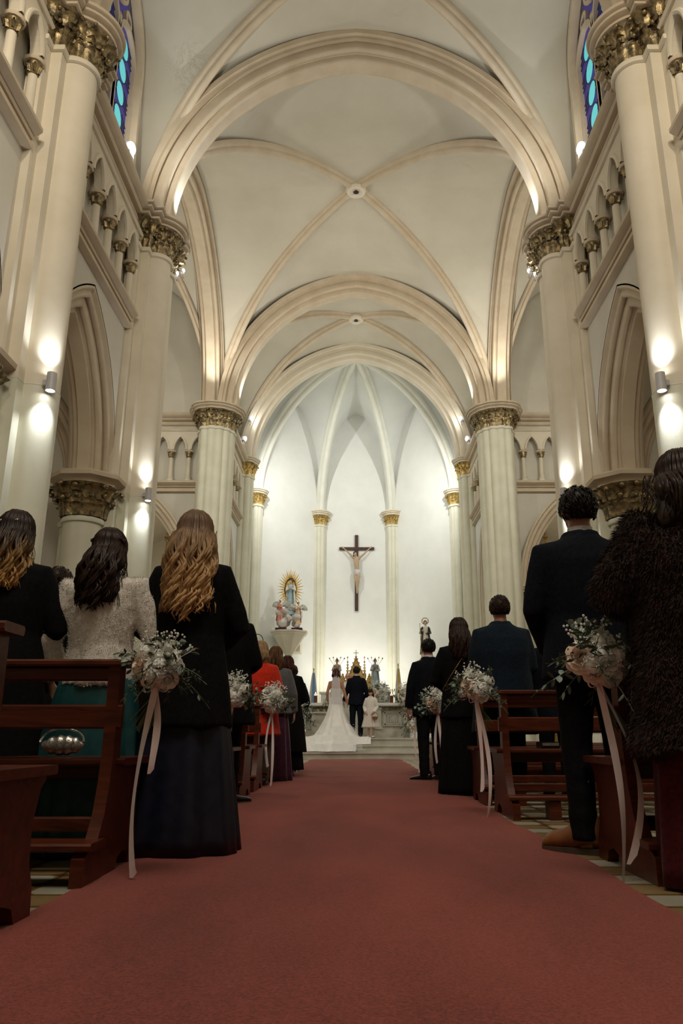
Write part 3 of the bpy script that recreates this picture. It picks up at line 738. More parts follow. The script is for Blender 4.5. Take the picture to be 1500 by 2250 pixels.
# ------------------------------------------------------------------ transepts, aisles, chancel walls, apse
for s in (-1, 1):
    D = SIDE[s]
    m = MB(); quad_vault(m, 4.25, 8.5, CR0 + 0.1, CR1 + 0.2, ZS, 4.4); struct(fin(m, s, 'ceiling', 'vault', smooth=50))
    # rotated web keeps the mirrored shape, ribs likewise
    x0, x1 = sorted((s * 4.35, s * 8.4)); rib_set(x0, x1, CR0 + 0.2, CR1 + 0.1, ZS, 4.4, 'diagonal ribs of the %s transept vault' % D, 'transept vault ribs', sc=0.85)
    m = MB()
    # east wall of the transept with chapel arch
    arched_wall(m, (4.2, 21.0, 0), (1, 0), 0, 4.4, 0, 7.3, [(1.85, 1.40, ZA, 2.8, 0)], 0.5, 16)
    arched_wall(m, (4.2, 21.14, 0), (1, 0), 0, 4.4, 7.3, 9.0, [], 0.3)
    arched_wall(m, (4.2, 21.0, 0), (1, 0), 0, 4.4, 9.0, 14.6, [], 0.4)
    # west wall over the aisle
    arched_wall(m, (4.7, 12.25, 0), (1, 0), 0, 3.9, 0, 14.6, [(1.95, 1.35, ZA, 2.6, 0)], 0.5, 16)
    # end wall
    m.box(8.5, 8.8, CR0, 21.5, 0, 7.3); m.box(8.64, 8.8, CR0, 21.5, 7.3, 9.0); m.box(8.5, 8.8, CR0, 21.5, 9.0, 14.6)
    # chapel box
    m.box(4.6, 8.2, 25.0, 25.2, 0, 8); m.box(8.0, 8.2, 21.4, 25.0, 0, 8); m.box(4.45, 4.6, 21.4, 25.0, 0, 8)
    struct(fin(m, s, 'wall_%s_transept' % D, 'plaster', smooth=30))
    m = MB(); quad_vault(m, 4.5, 8.1, 21.4, 25.0, 4.6, 2.4, 1.8); struct(fin(m, s, 'ceiling', 'vault', smooth=50))
    m = MB(); m.box(4.5, 8.2, 21.4, 25.0, 7.6, 7.8); struct(fin(m, s, 'ceiling', 'vault'))
    a = MB(); arch_sweep(a, (6.05, 21.1, ZA), (1, 0), 1.1, 2.35, [(u * 0.9, r_ * 0.9) for u, r_ in ARP], 18, 0.05)
    o = fin(a, s, 'chapel_arch', 'rib'); recenter(o, (s * 6.05, 21.1, ZA)); tag(o, 'moulded pointed chapel arch in the east wall of the %s transept' % D, 'arch', 'chapel arches')
    for k, xx in ((-1, 4.80), (1, 7.30)):
        cl_ = cluster_pier(s, xx, 21.1, 0.17, [180, 225, 270, 315, 0], 0.07, ZA - 0.55, 'short column with gilt capital carrying the %s chapel arch, %s jamb' % (D, 'inner' if k < 0 else 'outer'), capn=0.34, flare=0.12, group='chapel columns', up='bronze')
    # galleries and cornices
    P, Q = ((4.45, 21.0), (8.5, 21.0))
    if s > 0: triforium(P[::1] if False else Q, P, 7, 'blind gallery of small columns on the east wall of the right transept', 0.52)
    else: triforium((-4.45, 21.0), (-8.5, 21.0), 7, 'blind gallery of small columns on the east wall of the left transept', 0.52)
    if s > 0: cornice((8.5, 21.0), (4.4, 21.0), 'plain cornice across the right transept east wall')
    else: cornice((-4.4, 21.0), (-8.5, 21.0), 'plain cornice across the left transept east wall')
    if s > 0:
        triforium((8.5, 13.0), (8.5, 21.0), 14, 'blind gallery of small columns on the right transept end wall', 0.56)
    else:
        triforium((-8.5, 21.0), (-8.5, 13.0), 14, 'blind gallery of small columns on the left transept end wall', 0.56)
    # aisle
    m = MB(); m.box(8.5, 8.8, -5, CR0, 0, 8); struct(fin(m, s, 'wall_%s_aisle' % D, 'plaster'))
    for i, (y0, y1) in enumerate(bays):
        m = MB(); quad_vault(m, 4.6, 8.6, y0, y1, ZA, 2.5, 2.0); struct(fin(m, s, 'ceiling', 'vault', smooth=50))
        if i:
            x0, x1 = sorted((s * 4.65, s * 8.5)); rib_set(x0, x1, y0, y1, ZA, 2.5, 'slim diagonal ribs of the %s aisle vault, %s' % (D, lab_bay[i]), 'aisle vault ribs', 2.0, 2.5, 0.7)
    for i in (1, 2, 3, 4):
        m = MB(); arch_sweep(m, (6.6, PY[i], ZA), (1, 0), 1.65, 2.25, [(u * 0.6, r_ * 0.6) for u, r_ in TP], 18, 0.1)
        o = fin(m, s, 'aisle_arch', 'rib'); recenter(o, (s * 6.6, PY[i], ZA)); tag(o, 'pointed arch crossing the %s aisle, column %s' % (D, cl[i]), 'arch', 'aisle arches')
    m = MB(); m.box(4.3, 8.8, -5, CR0, 7.5, 7.65); struct(fin(m, s, 'ceiling', 'vault'))
    # chancel walls
    m = MB()
    arched_wall(m, (4.0, 21.0, 0), (0, 1), 0, 4.0, 0, 7.3, [(2.0, 1.1, ZA, 2.3, 0)], -0.45, 14)
    m.box(4.14, 4.4, 21.0, 25.0, 7.3, 9.0); m.box(4.0, 4.4, 21.0, 25.0, 9.0, 9.72); m.box(4.15, 4.4, 21.0, 25.0, 9.72, 14.6)
    m.box(4.0, 4.4, 25.0, AP0 + 0.1, 0, 14.6)
    struct(fin(m, s, 'wall_%s_chancel' % D, 'apse_plaster', smooth=30))
    a = MB(); arch_sweep(a, (4.1, 23.0, ZA), (0, 1), 0.85, 2.0, [(u * 0.5, r_ * 0.6) for u, r_ in ARP], 14, ZA - 0.5)
    o = fin(a, s, 'chancel_arch', 'cream'); recenter(o, (s * 4.1, 23.0, 0.5)); tag(o, 'narrow moulded arch in the %s chancel wall behind the fluted column' % D, 'arch', 'chancel wall arches')
    P, Q = (4.0, 21.5), (4.0, 24.6)
    if s > 0: triforium(P, Q, 5, 'blind gallery of small columns on the right chancel wall', 0.58); cornice(P, Q, 'cornice along the right chancel wall')
    else: triforium((-4.0, 24.6), (-4.0, 21.5), 5, 'blind gallery of small columns on the left chancel wall', 0.58); cornice((-4.0, 24.6), (-4.0, 21.5), 'cornice along the left chancel wall')
    # apse side wall
    m = MB(); m.prism([(4.0, AP0 - 0.1), (4.4, AP0), (APX + 0.2, APY + 0.4), (APX - 0.05, APY)], 0, 14.6)
    struct(fin(m, s, 'wall_%s_apse' % D, 'apse_plaster'))
    # formeret ribs of the apse
m = MB(); m.box(-APX - 0.3, APX + 0.3, APY, APY + 0.4, 0, 14.6); struct(m.build('wall_back', 'apse_plaster'))
m = MB(); m.box(-9, 9, -5.2, -5, 0, 15); struct(m.build('wall_front', 'plaster'))
m = MB(); m.box(-9, 9, -5.2, 32, 15.2, 15.4); struct(m.build('roof', 'vault'))
# flood lamps one can see
def flood(s, x, y, z, label, sc=1.0, grp='small flood lamps'):
    r = empty('flood_lamp', (s * x, y, z), label, 'lamp', grp)
    m = MB(); m.box(x - 0.10 * sc, x + 0.02 * sc, y - 0.11 * sc, y + 0.11 * sc, z, z + 0.15 * sc); m.box(x - 0.05, x - 0.03, y - 0.02, y + 0.02, z - 0.12, z); fin(m, s, 'lamp_housing', 'metal_grey', r)
    m = MB(); m.ball((x - 0.11 * sc, y - 0.04 * sc, z + 0.08 * sc), 0.05 * sc, 0.10 * sc, 0.085 * sc); fin(m, s, 'lens', 'lamp_big', r)
for s in (-1, 1):
    [flood(s, 3.42 + 0.13 * q, 12.95 + 0.05 * q, 9.24 - 0.03 * q, 'tiny pinkish lamp under the %s crossing capital, %s of three' % (SIDE[s], ['innermost', 'middle', 'outermost'][q]), 0.42, 'tiny lamps under the crossing capitals') for q in range(3)]
    flood(s, 3.86, 10.5, 9.86, 'bright flood lamp on the cornice under the %s stained glass' % SIDE[s], 1.1)
    flood(s, 3.72, 24.4, 11.0, 'higher bright lamp beside the %s chancel column' % SIDE[s], 0.9)
    flood(s, 3.72, 23.2, 9.78, 'lower bright lamp on the %s chancel cornice' % SIDE[s], 0.9)

# ------------------------------------------------------------------ cloth, skin, hair, flower materials
def fabric(name, c1, c2, rough=0.9, sheen=0.3, scale=60, bs_=0.35, bd=0.003):
    return mat_noise(name, c1, c2, scale, rough, bs_, scale * 2, bd, sheen=sheen, spec=0.12 if rough > 0.5 else 0.35)
M['black_wool'] = fabric('black_wool', (0.003, 0.003, 0.0035), (0.007, 0.0065, 0.007), sheen=0.0)
M['black_satin'] = fabric('midnight_satin', (0.005, 0.006, 0.014), (0.010, 0.012, 0.028), 0.42, 0.0, 20, 0.1)
M['navy_wool'] = fabric('navy_wool', (0.005, 0.010, 0.018), (0.010, 0.018, 0.030), sheen=0.03)
M['dark_suit'] = fabric('dark_suit', (0.004, 0.005, 0.009), (0.008, 0.010, 0.016), sheen=0.0)
M['blue_suit'] = fabric('blue_suit', (0.0035, 0.005, 0.009), (0.007, 0.009, 0.016), sheen=0.0)
M['red_wool'] = fabric('red_wool', (0.50, 0.022, 0.008), (0.66, 0.04, 0.014), sheen=0.2)
M['grey_knit'] = fabric('grey_knit', (0.07, 0.075, 0.08), (0.14, 0.145, 0.15), sheen=0.3, scale=120, bs_=0.8)
M['plum'] = fabric('plum_velvet', (0.03, 0.006, 0.018), (0.07, 0.015, 0.04), 0.7, 0.3)
M['wine'] = fabric('wine_dress', (0.045, 0.004, 0.006), (0.085, 0.008, 0.012), 0.7, 0.1)
M['teal'] = fabric('teal_satin', (0.008, 0.045, 0.048), (0.016, 0.075, 0.078), 0.38, 0.0, 12, 0.1)
M['trouser'] = fabric('dark_trouser', (0.004, 0.004, 0.005), (0.008, 0.008, 0.010), sheen=0)
M['brown_trouser'] = fabric('taupe_trouser', (0.05, 0.038, 0.03), (0.09, 0.07, 0.055), sheen=0.1)
M['white_fur'] = mat_noise('cream_plush', (0.68, 0.62, 0.54), (0.88, 0.83, 0.75), 30, 0.95, 0.7, 150, 0.006, sheen=0.5)
M['brown_fur'] = mat_noise('dark_brown_fur', (0.009, 0.005, 0.004), (0.045, 0.022, 0.015), 25, 0.8, 0.6, 120, 0.006, sheen=0.1, spec=0.15)
M['shirt'] = fabric('white_shirt', (0.72, 0.72, 0.72), (0.8, 0.8, 0.8), 0.8, 0)
M['satin_white'] = fabric('white_satin', (0.80, 0.79, 0.77), (0.88, 0.87, 0.86), 0.45, 0.1, 8, 0.1)
M['lace'] = mat_noise('white_lace', (0.62, 0.60, 0.57), (0.86, 0.85, 0.83), 70, 0.8, 0.8, 90, 0.006)
M['robe'] = fabric('cream_vestment', (0.66, 0.66, 0.58), (0.76, 0.76, 0.70), 0.8, 0)
M['ivory_knit'] = fabric('ivory_knit', (0.70, 0.67, 0.62), (0.80, 0.78, 0.73), 0.9, 0.2, 90, 0.6)
M['blush_tulle'] = fabric('blush_tulle', (0.66, 0.60, 0.55), (0.74, 0.69, 0.64), 0.9, 0.1)
def skinmat(name, c):
    m, nt, bs = newmat(name)
    v = coords(nt)
    nt.links.new(ramp(nt, noise(nt, v, 18, 4), [(0.3, tuple(x * 0.86 for x in c)), (0.7, c)]), bs.inputs['Base Color'])
    bs.inputs['Roughness'].default_value = 0.5; bs.inputs['Subsurface Weight'].default_value = 0.08
    bs.inputs['Subsurface Radius'].default_value = (0.01, 0.004, 0.002)
    return m
M['skin'] = skinmat('fair_skin', (0.58, 0.34, 0.24)); M['skin_tan'] = skinmat('tan_skin', (0.47, 0.23, 0.14)); M['skin_red'] = skinmat('ruddy_skin', (0.62, 0.30, 0.22))
def hairmat(name, c1, c2, lo=0.35, hi=0.65):
    m, nt, bs = newmat(name)
    v = coords(nt, (60, 60, 4))
    a = ramp(nt, noise(nt, v, 1.0, 4, 0.6), [(lo, c1), (hi, c2)])
    nt.links.new(a, bs.inputs['Base Color'])
    bs.inputs['Roughness'].default_value = 0.38; bs.inputs['Anisotropic'].default_value = 0.4
    bs.inputs['Specular IOR Level'].default_value = 0.15
    bump(nt, bs, noise(nt, v, 2.5, 2), 0.3, 0.003)
    return m
M['hair_black'] = hairmat('black_hair', (0.006, 0.005, 0.004), (0.018, 0.013, 0.010))
M['hair_dark'] = hairmat('dark_brown_hair', (0.014, 0.008, 0.006), (0.040, 0.021, 0.014))
M['hair_brown'] = hairmat('brown_hair', (0.06, 0.028, 0.013), (0.16, 0.08, 0.035))
M['hair_auburn'] = hairmat('auburn_hair', (0.03, 0.008, 0.006), (0.08, 0.02, 0.014))
def ombre(name, root, tip, z0, z1):
    m, nt, bs = newmat(name)
    tc = N(nt, 'ShaderNodeTexCoord'); sp = N(nt, 'ShaderNodeSeparateXYZ'); nt.links.new(tc.outputs['Object'], sp.inputs[0])
    v = coords(nt, (45, 45, 3)); nz = noise(nt, v, 1.0, 4, 0.6)
    mr = N(nt, 'ShaderNodeMapRange'); mr.inputs['From Min'].default_value = z1; mr.inputs['From Max'].default_value = z0
    nt.links.new(sp.outputs['Z'], mr.inputs['Value'])
    ad = N(nt, 'ShaderNodeMath', operation='MULTIPLY_ADD'); nt.links.new(nz, ad.inputs[0]); ad.inputs[1].default_value = 1.1; nt.links.new(mr.outputs[0], ad.inputs[2])
    sb = N(nt, 'ShaderNodeMath', operation='SUBTRACT'); nt.links.new(ad.outputs[0], sb.inputs[0]); sb.inputs[1].default_value = 0.5
    nt.links.new(ramp(nt, sb.outputs[0], [(0.15, root), (0.85, tip)]), bs.inputs['Base Color'])
    bs.inputs['Roughness'].default_value = 0.42; bs.inputs['Specular IOR Level'].default_value = 0.22
    bump(nt, bs, noise(nt, v, 2.5, 2), 0.3, 0.003)
    return m
M['hair_blonde'] = ombre('dark_blonde_hair', (0.16, 0.095, 0.055), (0.60, 0.37, 0.17), 1.18, 1.66)
M['hair_streak'] = ombre('brown_hair_blonde_ends', (0.022, 0.012, 0.008), (0.58, 0.33, 0.12), 1.20, 1.56)
M['hair_fairgrey'] = hairmat('faded_blonde_hair', (0.20, 0.115, 0.055), (0.42, 0.28, 0.15))
M['leather'] = mat_noise('tan_leather', (0.14, 0.05, 0.015), (0.27, 0.10, 0.03), 8, 0.4, 0.2)
M['black_leather'] = mat_noise('black_leather', (0.008, 0.007, 0.007), (0.016, 0.014, 0.013), 8, 0.25, 0.1)
M['sole'] = mat_noise('shoe_sole', (0.05, 0.03, 0.02), (0.08, 0.05, 0.03), 8, 0.7, 0)
M['eye'] = mat_noise('dark_eye', (0.01, 0.008, 0.006), (0.02, 0.014, 0.01), 5, 0.1, 0)
M['lip'] = mat_noise('lips', (0.36, 0.12, 0.10), (0.42, 0.15, 0.12), 5, 0.5, 0)
M['petal_white'] = mat_noise('white_petal', (0.80, 0.80, 0.74), (0.90, 0.90, 0.85), 20, 0.6, 0.1)
M['petal_blush'] = mat_noise('blush_petal', (0.88, 0.68, 0.54), (0.94, 0.84, 0.73), 10, 0.6, 0.1)
M['leaf'] = mat_noise('dark_green_leaf', (0.030, 0.055, 0.028), (0.09, 0.13, 0.07), 12, 0.5, 0.1)
M['euc'] = mat_noise('eucalyptus_leaf', (0.20, 0.28, 0.23), (0.36, 0.45, 0.38), 12, 0.6, 0.1)
M['stem'] = mat_noise('cut_stem', (0.05, 0.075, 0.02), (0.12, 0.15, 0.05), 12, 0.6, 0.1)
M['ribbon'] = mat_noise('pale_pink_ribbon', (0.84, 0.72, 0.71), (0.92, 0.82, 0.81), 6, 0.35, 0.1)
M['silver'] = mat_noise('silver_purse', (0.45, 0.42, 0.38), (0.8, 0.78, 0.74), 90, 0.25, 0.6, 200, 0.003, metal=0.9)
M['candle_red'] = mat_noise('brown_candle_glass', (0.10, 0.03, 0.02), (0.17, 0.05, 0.03), 5, 0.3, 0)
M['wax'] = emit('candle_wax', (0.95, 0.80, 0.62), 0.5); M['flame'] = emit('candle_flame', (1, 0.75, 0.4), 9)
def translucent(name, col, alpha):
    m, nt, bs = newmat(name)
    bs.inputs['Base Color'].default_value = (*col, 1); bs.inputs['Alpha'].default_value = alpha; bs.inputs['Roughness'].default_value = 0.8
    return m
M['veil'] = translucent('white_tulle_veil', (0.86, 0.86, 0.90), 0.55)
M['train_tulle'] = translucent('white_tulle_train', (0.86, 0.85, 0.85), 0.22)

# ------------------------------------------------------------------ body tools
from mathutils import noise as mnoise
def fuse(mb, voxel=0.012, smooth=6, fold=None):
    """merge overlapping closed shapes into one continuous skin; returns a new MB"""
    me = bpy.data.meshes.new('tmp'); me.from_pydata(mb.v, [], mb.f)
    bm = bmesh.new(); bm.from_mesh(me); bmesh.ops.recalc_face_normals(bm, faces=bm.faces); bm.to_mesh(me); bm.free()
    o = bpy.data.objects.new('tmp', me); COL.objects.link(o)
    r = o.modifiers.new('r', 'REMESH'); r.mode = 'VOXEL'; r.voxel_size = voxel
    if smooth:
        s_ = o.modifiers.new('s', 'SMOOTH'); s_.factor = 0.5; s_.iterations = smooth
    dg = bpy.context.evaluated_depsgraph_get(); ev = o.evaluated_get(dg); m2 = ev.to_mesh()
    out = MB()
    vs = [v.co.copy() for v in m2.vertices]; ns = [v.normal.copy() for v in m2.vertices]
    if fold: vs = [v + n * fold(v) for v, n in zip(vs, ns)]
    out.v = [tuple(v) for v in vs]; out.f = [list(p.vertices) for p in m2.polygons]; out.m = [0] * len(out.f)
    ev.to_mesh_clear(); bpy.data.objects.remove(o); bpy.data.meshes.remove(me)
    return out
def ell(c, rx, ry, n=32, mod=None):
    r = []
    for j in range(n):
        a = 2 * PI * j / n; k = 1 + (mod(a) if mod else 0)
        r.append((c[0] + rx * k * cos(a), c[1] + ry * k * sin(a), c[2]))
    return r
def loftz(mb, secs, n=32, foldn=0, fold0=0, seed=0.0):
    """secs: (z, rx, ry, cx, cy, fold amplitude)"""
    rr = []
    for s_ in secs:
        z, rx, ry = s_[:3]; cx = s_[3] if len(s_) > 3 else 0; cy = s_[4] if len(s_) > 4 else 0; am = s_[5] if len(s_) > 5 else 0
        md = (lambda a, am=am: am * (sin(foldn * a + seed) * 0.6 + sin((foldn * 1.7 + 1) // 1 * a + 2 * seed) * 0.4)) if am else None
        rr.append(ell((cx, cy, z), rx, ry, n, md))
    mb.rings(rr, True, (True, True))
def catmull(pts, m=5):
    P = [Vector(p) for p in pts]; out = []
    for i in range(len(P) - 1):
        p0 = P[max(i - 1, 0)]; p1 = P[i]; p2 = P[i + 1]; p3 = P[min(i + 2, len(P) - 1)]
        for k in range(m):
            t = k / m
            out.append(0.5 * ((2 * p1) + (p2 - p0) * t + (2 * p0 - 5 * p1 + 4 * p2 - p3) * t * t + (3 * p1 - p0 - 3 * p2 + p3) * t ** 3))
    out.append(P[-1]); return out
def interp(vals, m):
    out = []
    for i in range(len(vals) - 1):
        for k in range(m): out.append(vals[i] + (vals[i + 1] - vals[i]) * k / m)
    out.append(vals[-1]); return out
def head_mb(mb, c, k=1.0, Rm=None):
    """skull, jaw, nose, ears around the head centre c; face towards +Y"""
    st = len(mb.v)
    mb.ball((0, -0.012, 0.025), 0.077, 0.097, 0.092, 20, 14)
    mb.ball((0, 0.035, -0.02), 0.060, 0.062, 0.090, 16, 10)
    mb.ball((0, 0.066, -0.083), 0.030, 0.026, 0.026, 10, 8)
    mb.tube([(0, 0.092, 0.03), (0, 0.108, 0.0), (0, 0.120, -0.018), (0, 0.100, -0.030)], [0.008, 0.010, 0.014, 0.010], 8)
    mb.ball((0, 0.082, 0.045), 0.052, 0.018, 0.010, 10, 6)
    for s_ in (-1, 1):
        mb.ball((s_ * 0.079, -0.002, -0.005), 0.011, 0.020, 0.032, 8, 8)
        mb.ball((s_ * 0.036, 0.076, -0.02), 0.020, 0.018, 0.016, 8, 6)
    mb.ball((0, 0.094, -0.052), 0.024, 0.009, 0.007, 8, 6)
    Mx = Matrix.Translation(Vector(c)) @ (Rm.to_4x4() if Rm is not None else Matrix.Identity(4)) @ Matrix.Scale(k, 4)
    mb.xform(Mx, st)
def hand_mb(mb, w, d, nrm, side, curl=0.5, k=1.0):
    """hand from wrist w pointing along d, palm facing nrm, thumb towards side*(d x nrm)"""
    w = Vector(w); d = Vector(d).normalized(); nrm = Vector(nrm); nrm = (nrm - d * nrm.dot(d)).normalized(); s_ = d.cross(nrm) * side
    mb.tube([w - d * 0.02 * k, w + d * 0.02 * k, w + d * 0.06 * k, w + d * 0.09 * k], [(0.026 * k, 0.018 * k), (0.034 * k, 0.016 * k), (0.042 * k, 0.015 * k), (0.038 * k, 0.012 * k)], 12, up=s_)
    for i, (off, ln) in enumerate(((0.030, 0.070), (0.010, 0.080), (-0.011, 0.074), (-0.031, 0.058))):
        b = w + d * 0.085 * k + s_ * off * k; p = [b - d * 0.02 * k, b]; a = 0
        for q in range(3):
            a += curl * (0.5 + 0.35 * q); p.append(p[-1] + (d * cos(a) + nrm * sin(a)) * ln * k / 3 * (1.15 - 0.12 * q))
        mb.tube(p, [0.009 * k, 0.0095 * k, 0.009 * k, 0.0085 * k, 0.0075 * k], 8)
    b = w + d * 0.03 * k + s_ * 0.026 * k
    mb.tube([b, b + (d * 0.025 + s_ * 0.022 + nrm * 0.012) * k, b + (d * 0.055 + s_ * 0.030 + nrm * 0.025) * k, b + (d * 0.078 + s_ * 0.026 + nrm * 0.034) * k], [0.014 * k, 0.012 * k, 0.010 * k, 0.008 * k], 8)
POSES = {   # elbow, wrist, hand direction, palm normal for the right arm (mirrored for the left)
    'front': ((0.27, 0.02, 1.12), (0.10, 0.23, 1.02), (-0.8, 0.5, -0.15), (0, -1, 0.1)),
    'down': ((0.26, -0.01, 1.12), (0.27, 0.06, 0.87), (0, 0.15, -1), (-1, 0, 0)),
    'wide': ((0.315, 0.0, 1.12), (0.30, 0.10, 0.90), (-0.1, 0.3, -1), (-1, 0, 0)),
    'low': ((0.26, 0.0, 1.12), (0.16, 0.19, 0.92), (-0.5, 0.5, -0.7), (-0.6, -0.6, 0)),
}
def arm_pts(H, side, pose, shw=0.185):
    k = H / 1.75
    p = POSES[pose] if isinstance(pose, str) else pose
    f = lambda v: Vector((v[0] * side * k, v[1] * k, v[2] * k))
    return Vector((shw * side * k, 0, 1.41 * k)), f(p[0]), f(p[1]), Vector((p[2][0] * side, p[2][1], p[2][2])), Vector((p[3][0] * side, p[3][1], p[3][2]))
def body_mesh(H, skin, poses=('front', 'front'), female=False, feet=(0, 0), headturn=0, tilt=0, wide=1.0, voxel=0.009, name='person'):
    k = H / 1.75; mb = MB(); w = (0.90 if female else 1.0) * wide
    loftz(mb, [(z * k, rx * k * w, ry * k * wide, 0, cy * k) for z, rx, ry, cy in
        [(0.80, 0.15, 0.11, 0), (0.92, 0.172 * (1.06 if female else 1), 0.12, -0.01), (1.06, 0.145, 0.105, 0), (1.20, 0.155, 0.11, 0.0), (1.33, 0.172, 0.115, -0.005), (1.42, 0.165, 0.095, -0.01), (1.475, 0.10, 0.07, -0.01), (1.50, 0.062, 0.06, -0.005), (1.56, 0.055, 0.058, 0.0), (1.62, 0.05, 0.055, 0.005)]], 28)
    for sd, ps in ((-1, poses[0]), (1, poses[1])):
        sh, el, wr, hd, pn = arm_pts(H, sd, ps, 0.165 * w)
        mb.tube([sh - Vector((0.05 * sd * k, 0, 0)), sh, sh.lerp(el, 0.5), el, el.lerp(wr, 0.45), wr], [0.05 * k, 0.052 * k, 0.045 * k, 0.038 * k, 0.036 * k, 0.025 * k], 12)
        hand_mb(mb, wr, hd, pn, sd, 0.5, k * (0.92 if female else 1.0))
        mb.tube([(0.09 * sd * k, 0, 0.93 * k), (0.095 * sd * k, 0.005, 0.70 * k), (0.095 * sd * k, 0.01, 0.50 * k), (0.095 * sd * k, -0.01, 0.32 * k), (0.095 * sd * k, -0.01, 0.07 * k)], [0.088 * k, 0.078 * k, 0.055 * k, 0.055 * k, 0.036 * k], 14)
        fr = Matrix.Rotation(feet[0 if sd < 0 else 1], 3, 'Z'); an = Vector((0.095 * sd * k, 0, 0))
        mb.tube([an + fr @ (Vector(p) * k) for p in ((0, -0.04, 0.045), (0.003, 0.04, 0.045), (0.01, 0.14, 0.030))], [(0.028 * k, 0.030 * k), (0.028 * k, 0.034 * k), (0.014 * k, 0.030 * k)], 12, up=(0, 0, 1))
    Rm = Matrix.Rotation(headturn, 3, 'Z') @ Matrix.Rotation(tilt, 3, 'X')
    hk = k * (0.95 if female else 1.0)
    head_mb(mb, (0, 0.01 * k, (1.75 - 0.118) * k), k, Rm)
    b = fuse(mb, voxel * k, 3)
    o = b.build(name, skin, smooth=180, recalc=False)
    WL[o] = Vector((0, 0, 0))
    return o, k, Rm, Vector((0, 0.01 * k, (1.75 - 0.118) * k))
def garment_top(root, H, mat, hem, poses, name='coat', loose=0.03, wide=1.0, flare=1.0, female=False, voxel=0.013, foldamp=0.008, sleeve=0.062, collar=True, cuff=0.045, shoulder=1.0):
    k = H / 1.75; mb = MB(); w = (0.93 if female else 1.0) * wide
    L = loose
    secs = [(1.515, 0.070, 0.072, 0.0), (1.49, 0.095, 0.085, -0.005), (1.465, 0.135 * shoulder, 0.095, -0.01), (1.43, 0.178 * shoulder + L * .4, 0.11, -0.01), (1.36, 0.188 + L * .6, 0.12 + L * .5, -0.008), (1.24, 0.172 + L, 0.115 + L, -0.004), (1.08, 0.160 + L, 0.11 + L, 0.0), (0.95, 0.178 + L * flare, 0.12 + L * flare, -0.004)]
    z = 0.95
    nst = 4; 
    for q in range(1, nst + 1):
        zz = 0.95 + (hem - 0.95) * q / nst
        if hem >= 0.94: break
        gr = (0.95 - zz)
        secs.append((zz, 0.178 + L * flare + gr * 0.10 * flare, 0.12 + L * flare + gr * 0.11 * flare, -0.004))
    if hem >= 0.94: secs = [s_ for s_ in secs if s_[0] > hem] + [(hem, 0.172 + L, 0.118 + L, 0)]
    loftz(mb, [(a * k, b_ * k * w, c * k * wide, 0, d * k) for a, b_, c, d in secs], 36)
    for sd, ps in ((-1, poses[0]), (1, poses[1])):
        sh, el, wr, hd, pn = arm_pts(H, sd, ps, 0.172 * w * shoulder)
        wr2 = el.lerp(wr, 0.93)
        mb.tube([sh - Vector((0.07 * sd * k, 0, -0.01)), sh, sh.lerp(el, 0.35), sh.lerp(el, 0.75), el, el.lerp(wr, 0.4), wr2],
                [0.060 * k, (sleeve + 0.006) * k, (sleeve + 0.004) * k, sleeve * k, (sleeve - 0.004) * k, (sleeve - 0.008) * k, cuff * k], 14)
    if collar:
        mb.tube([(0.0, -0.085 * k, 1.50 * k)] + [(0.082 * k * sin(a), -0.08 * k * cos(a) + 0.01 * k, (1.515 - 0.015 * (1 - cos(a)) / 2) * k) for a in [x * 0.35 for x in range(1, 8)]], 0.016 * k, 8)
        mb.tube([(0.0, -0.085 * k, 1.50 * k)] + [(-0.082 * k * sin(a), -0.08 * k * cos(a) + 0.01 * k, (1.515 - 0.015 * (1 - cos(a)) / 2) * k) for a in [x * 0.35 for x in range(1, 8)]], 0.016 * k, 8)
    sd_ = rnd.uniform(0, 50)
    def fold(v):
        a = atan2(v.y, v.x); low = max(0.0, min(1.0, (1.25 * k - v.z) / (0.7 * k)))
        n1 = mnoise.noise(Vector((v.x * 7 + sd_, v.y * 7, v.z * 5))); n2 = mnoise.noise(Vector((a * 2.4 + sd_, v.z * 0.8, 3)))
        return foldamp * (n1 * 1.1 + n2 * 2.2 * low)
    b = fuse(mb, voxel * k, 4, fold)
    return b.build(name, mat, root, smooth=180, recalc=False)
def skirt(root, H, mat, ztop, zhem, r0, r1, name='skirt', folds=9, amp=0.06, ry=0.8, n=96, trail=0.0, cx=0):
    k = H / 1.75; mb = MB(); secs = []; sd_ = rnd.uniform(0, 6)
    for i in range(15):
        t = i / 14; z = ztop + (zhem - ztop) * t; r = r0 + (r1 - r0) * (t ** 0.8)
        secs.append((z * k, r * k, r * ry * k, cx * t, -trail * t ** 2 * k, amp * t ** 0.7))
    loftz(mb, secs, n, folds, 0, sd_)
    return mb.build(name, mat, root, smooth=180)
def trousers(root, H, mat, shoe='black_leather', stance=0.095, hem=0.06, shoes=True, feet=(0, 0)):
    k = H / 1.75; mb = MB()
    loftz(mb, [(0.80 * k, 0.15 * k, 0.11 * k), (0.92 * k, 0.180 * k, 0.125 * k), (1.02 * k, 0.165 * k, 0.118 * k)], 28)
    for sd in (-1, 1):
        x = stance * k * sd
        mb.tube([(0.088 * sd * k, 0, 0.92 * k), (0.092 * sd * k, 0.0, 0.72 * k), (x, 0.012, 0.50 * k), (x, 0.0, 0.28 * k), (x, -0.005, hem * k)], [0.096 * k, 0.092 * k, 0.075 * k, 0.068 * k, (0.060 * k, 0.066 * k)], 16)
    b = fuse(mb, 0.013 * k, 4, lambda v: 0.006 * mnoise.noise(Vector((v.x * 9, v.y * 9, v.z * 14))))
    b.build('trousers', mat, root, smooth=180, recalc=False)
    if shoes:
        for sd in (-1, 1): shoe_pair(root, k, stance * k * sd, shoe, rot=feet[0 if sd < 0 else 1], hz=1.75 if shoe == 'leather' else 1.0)
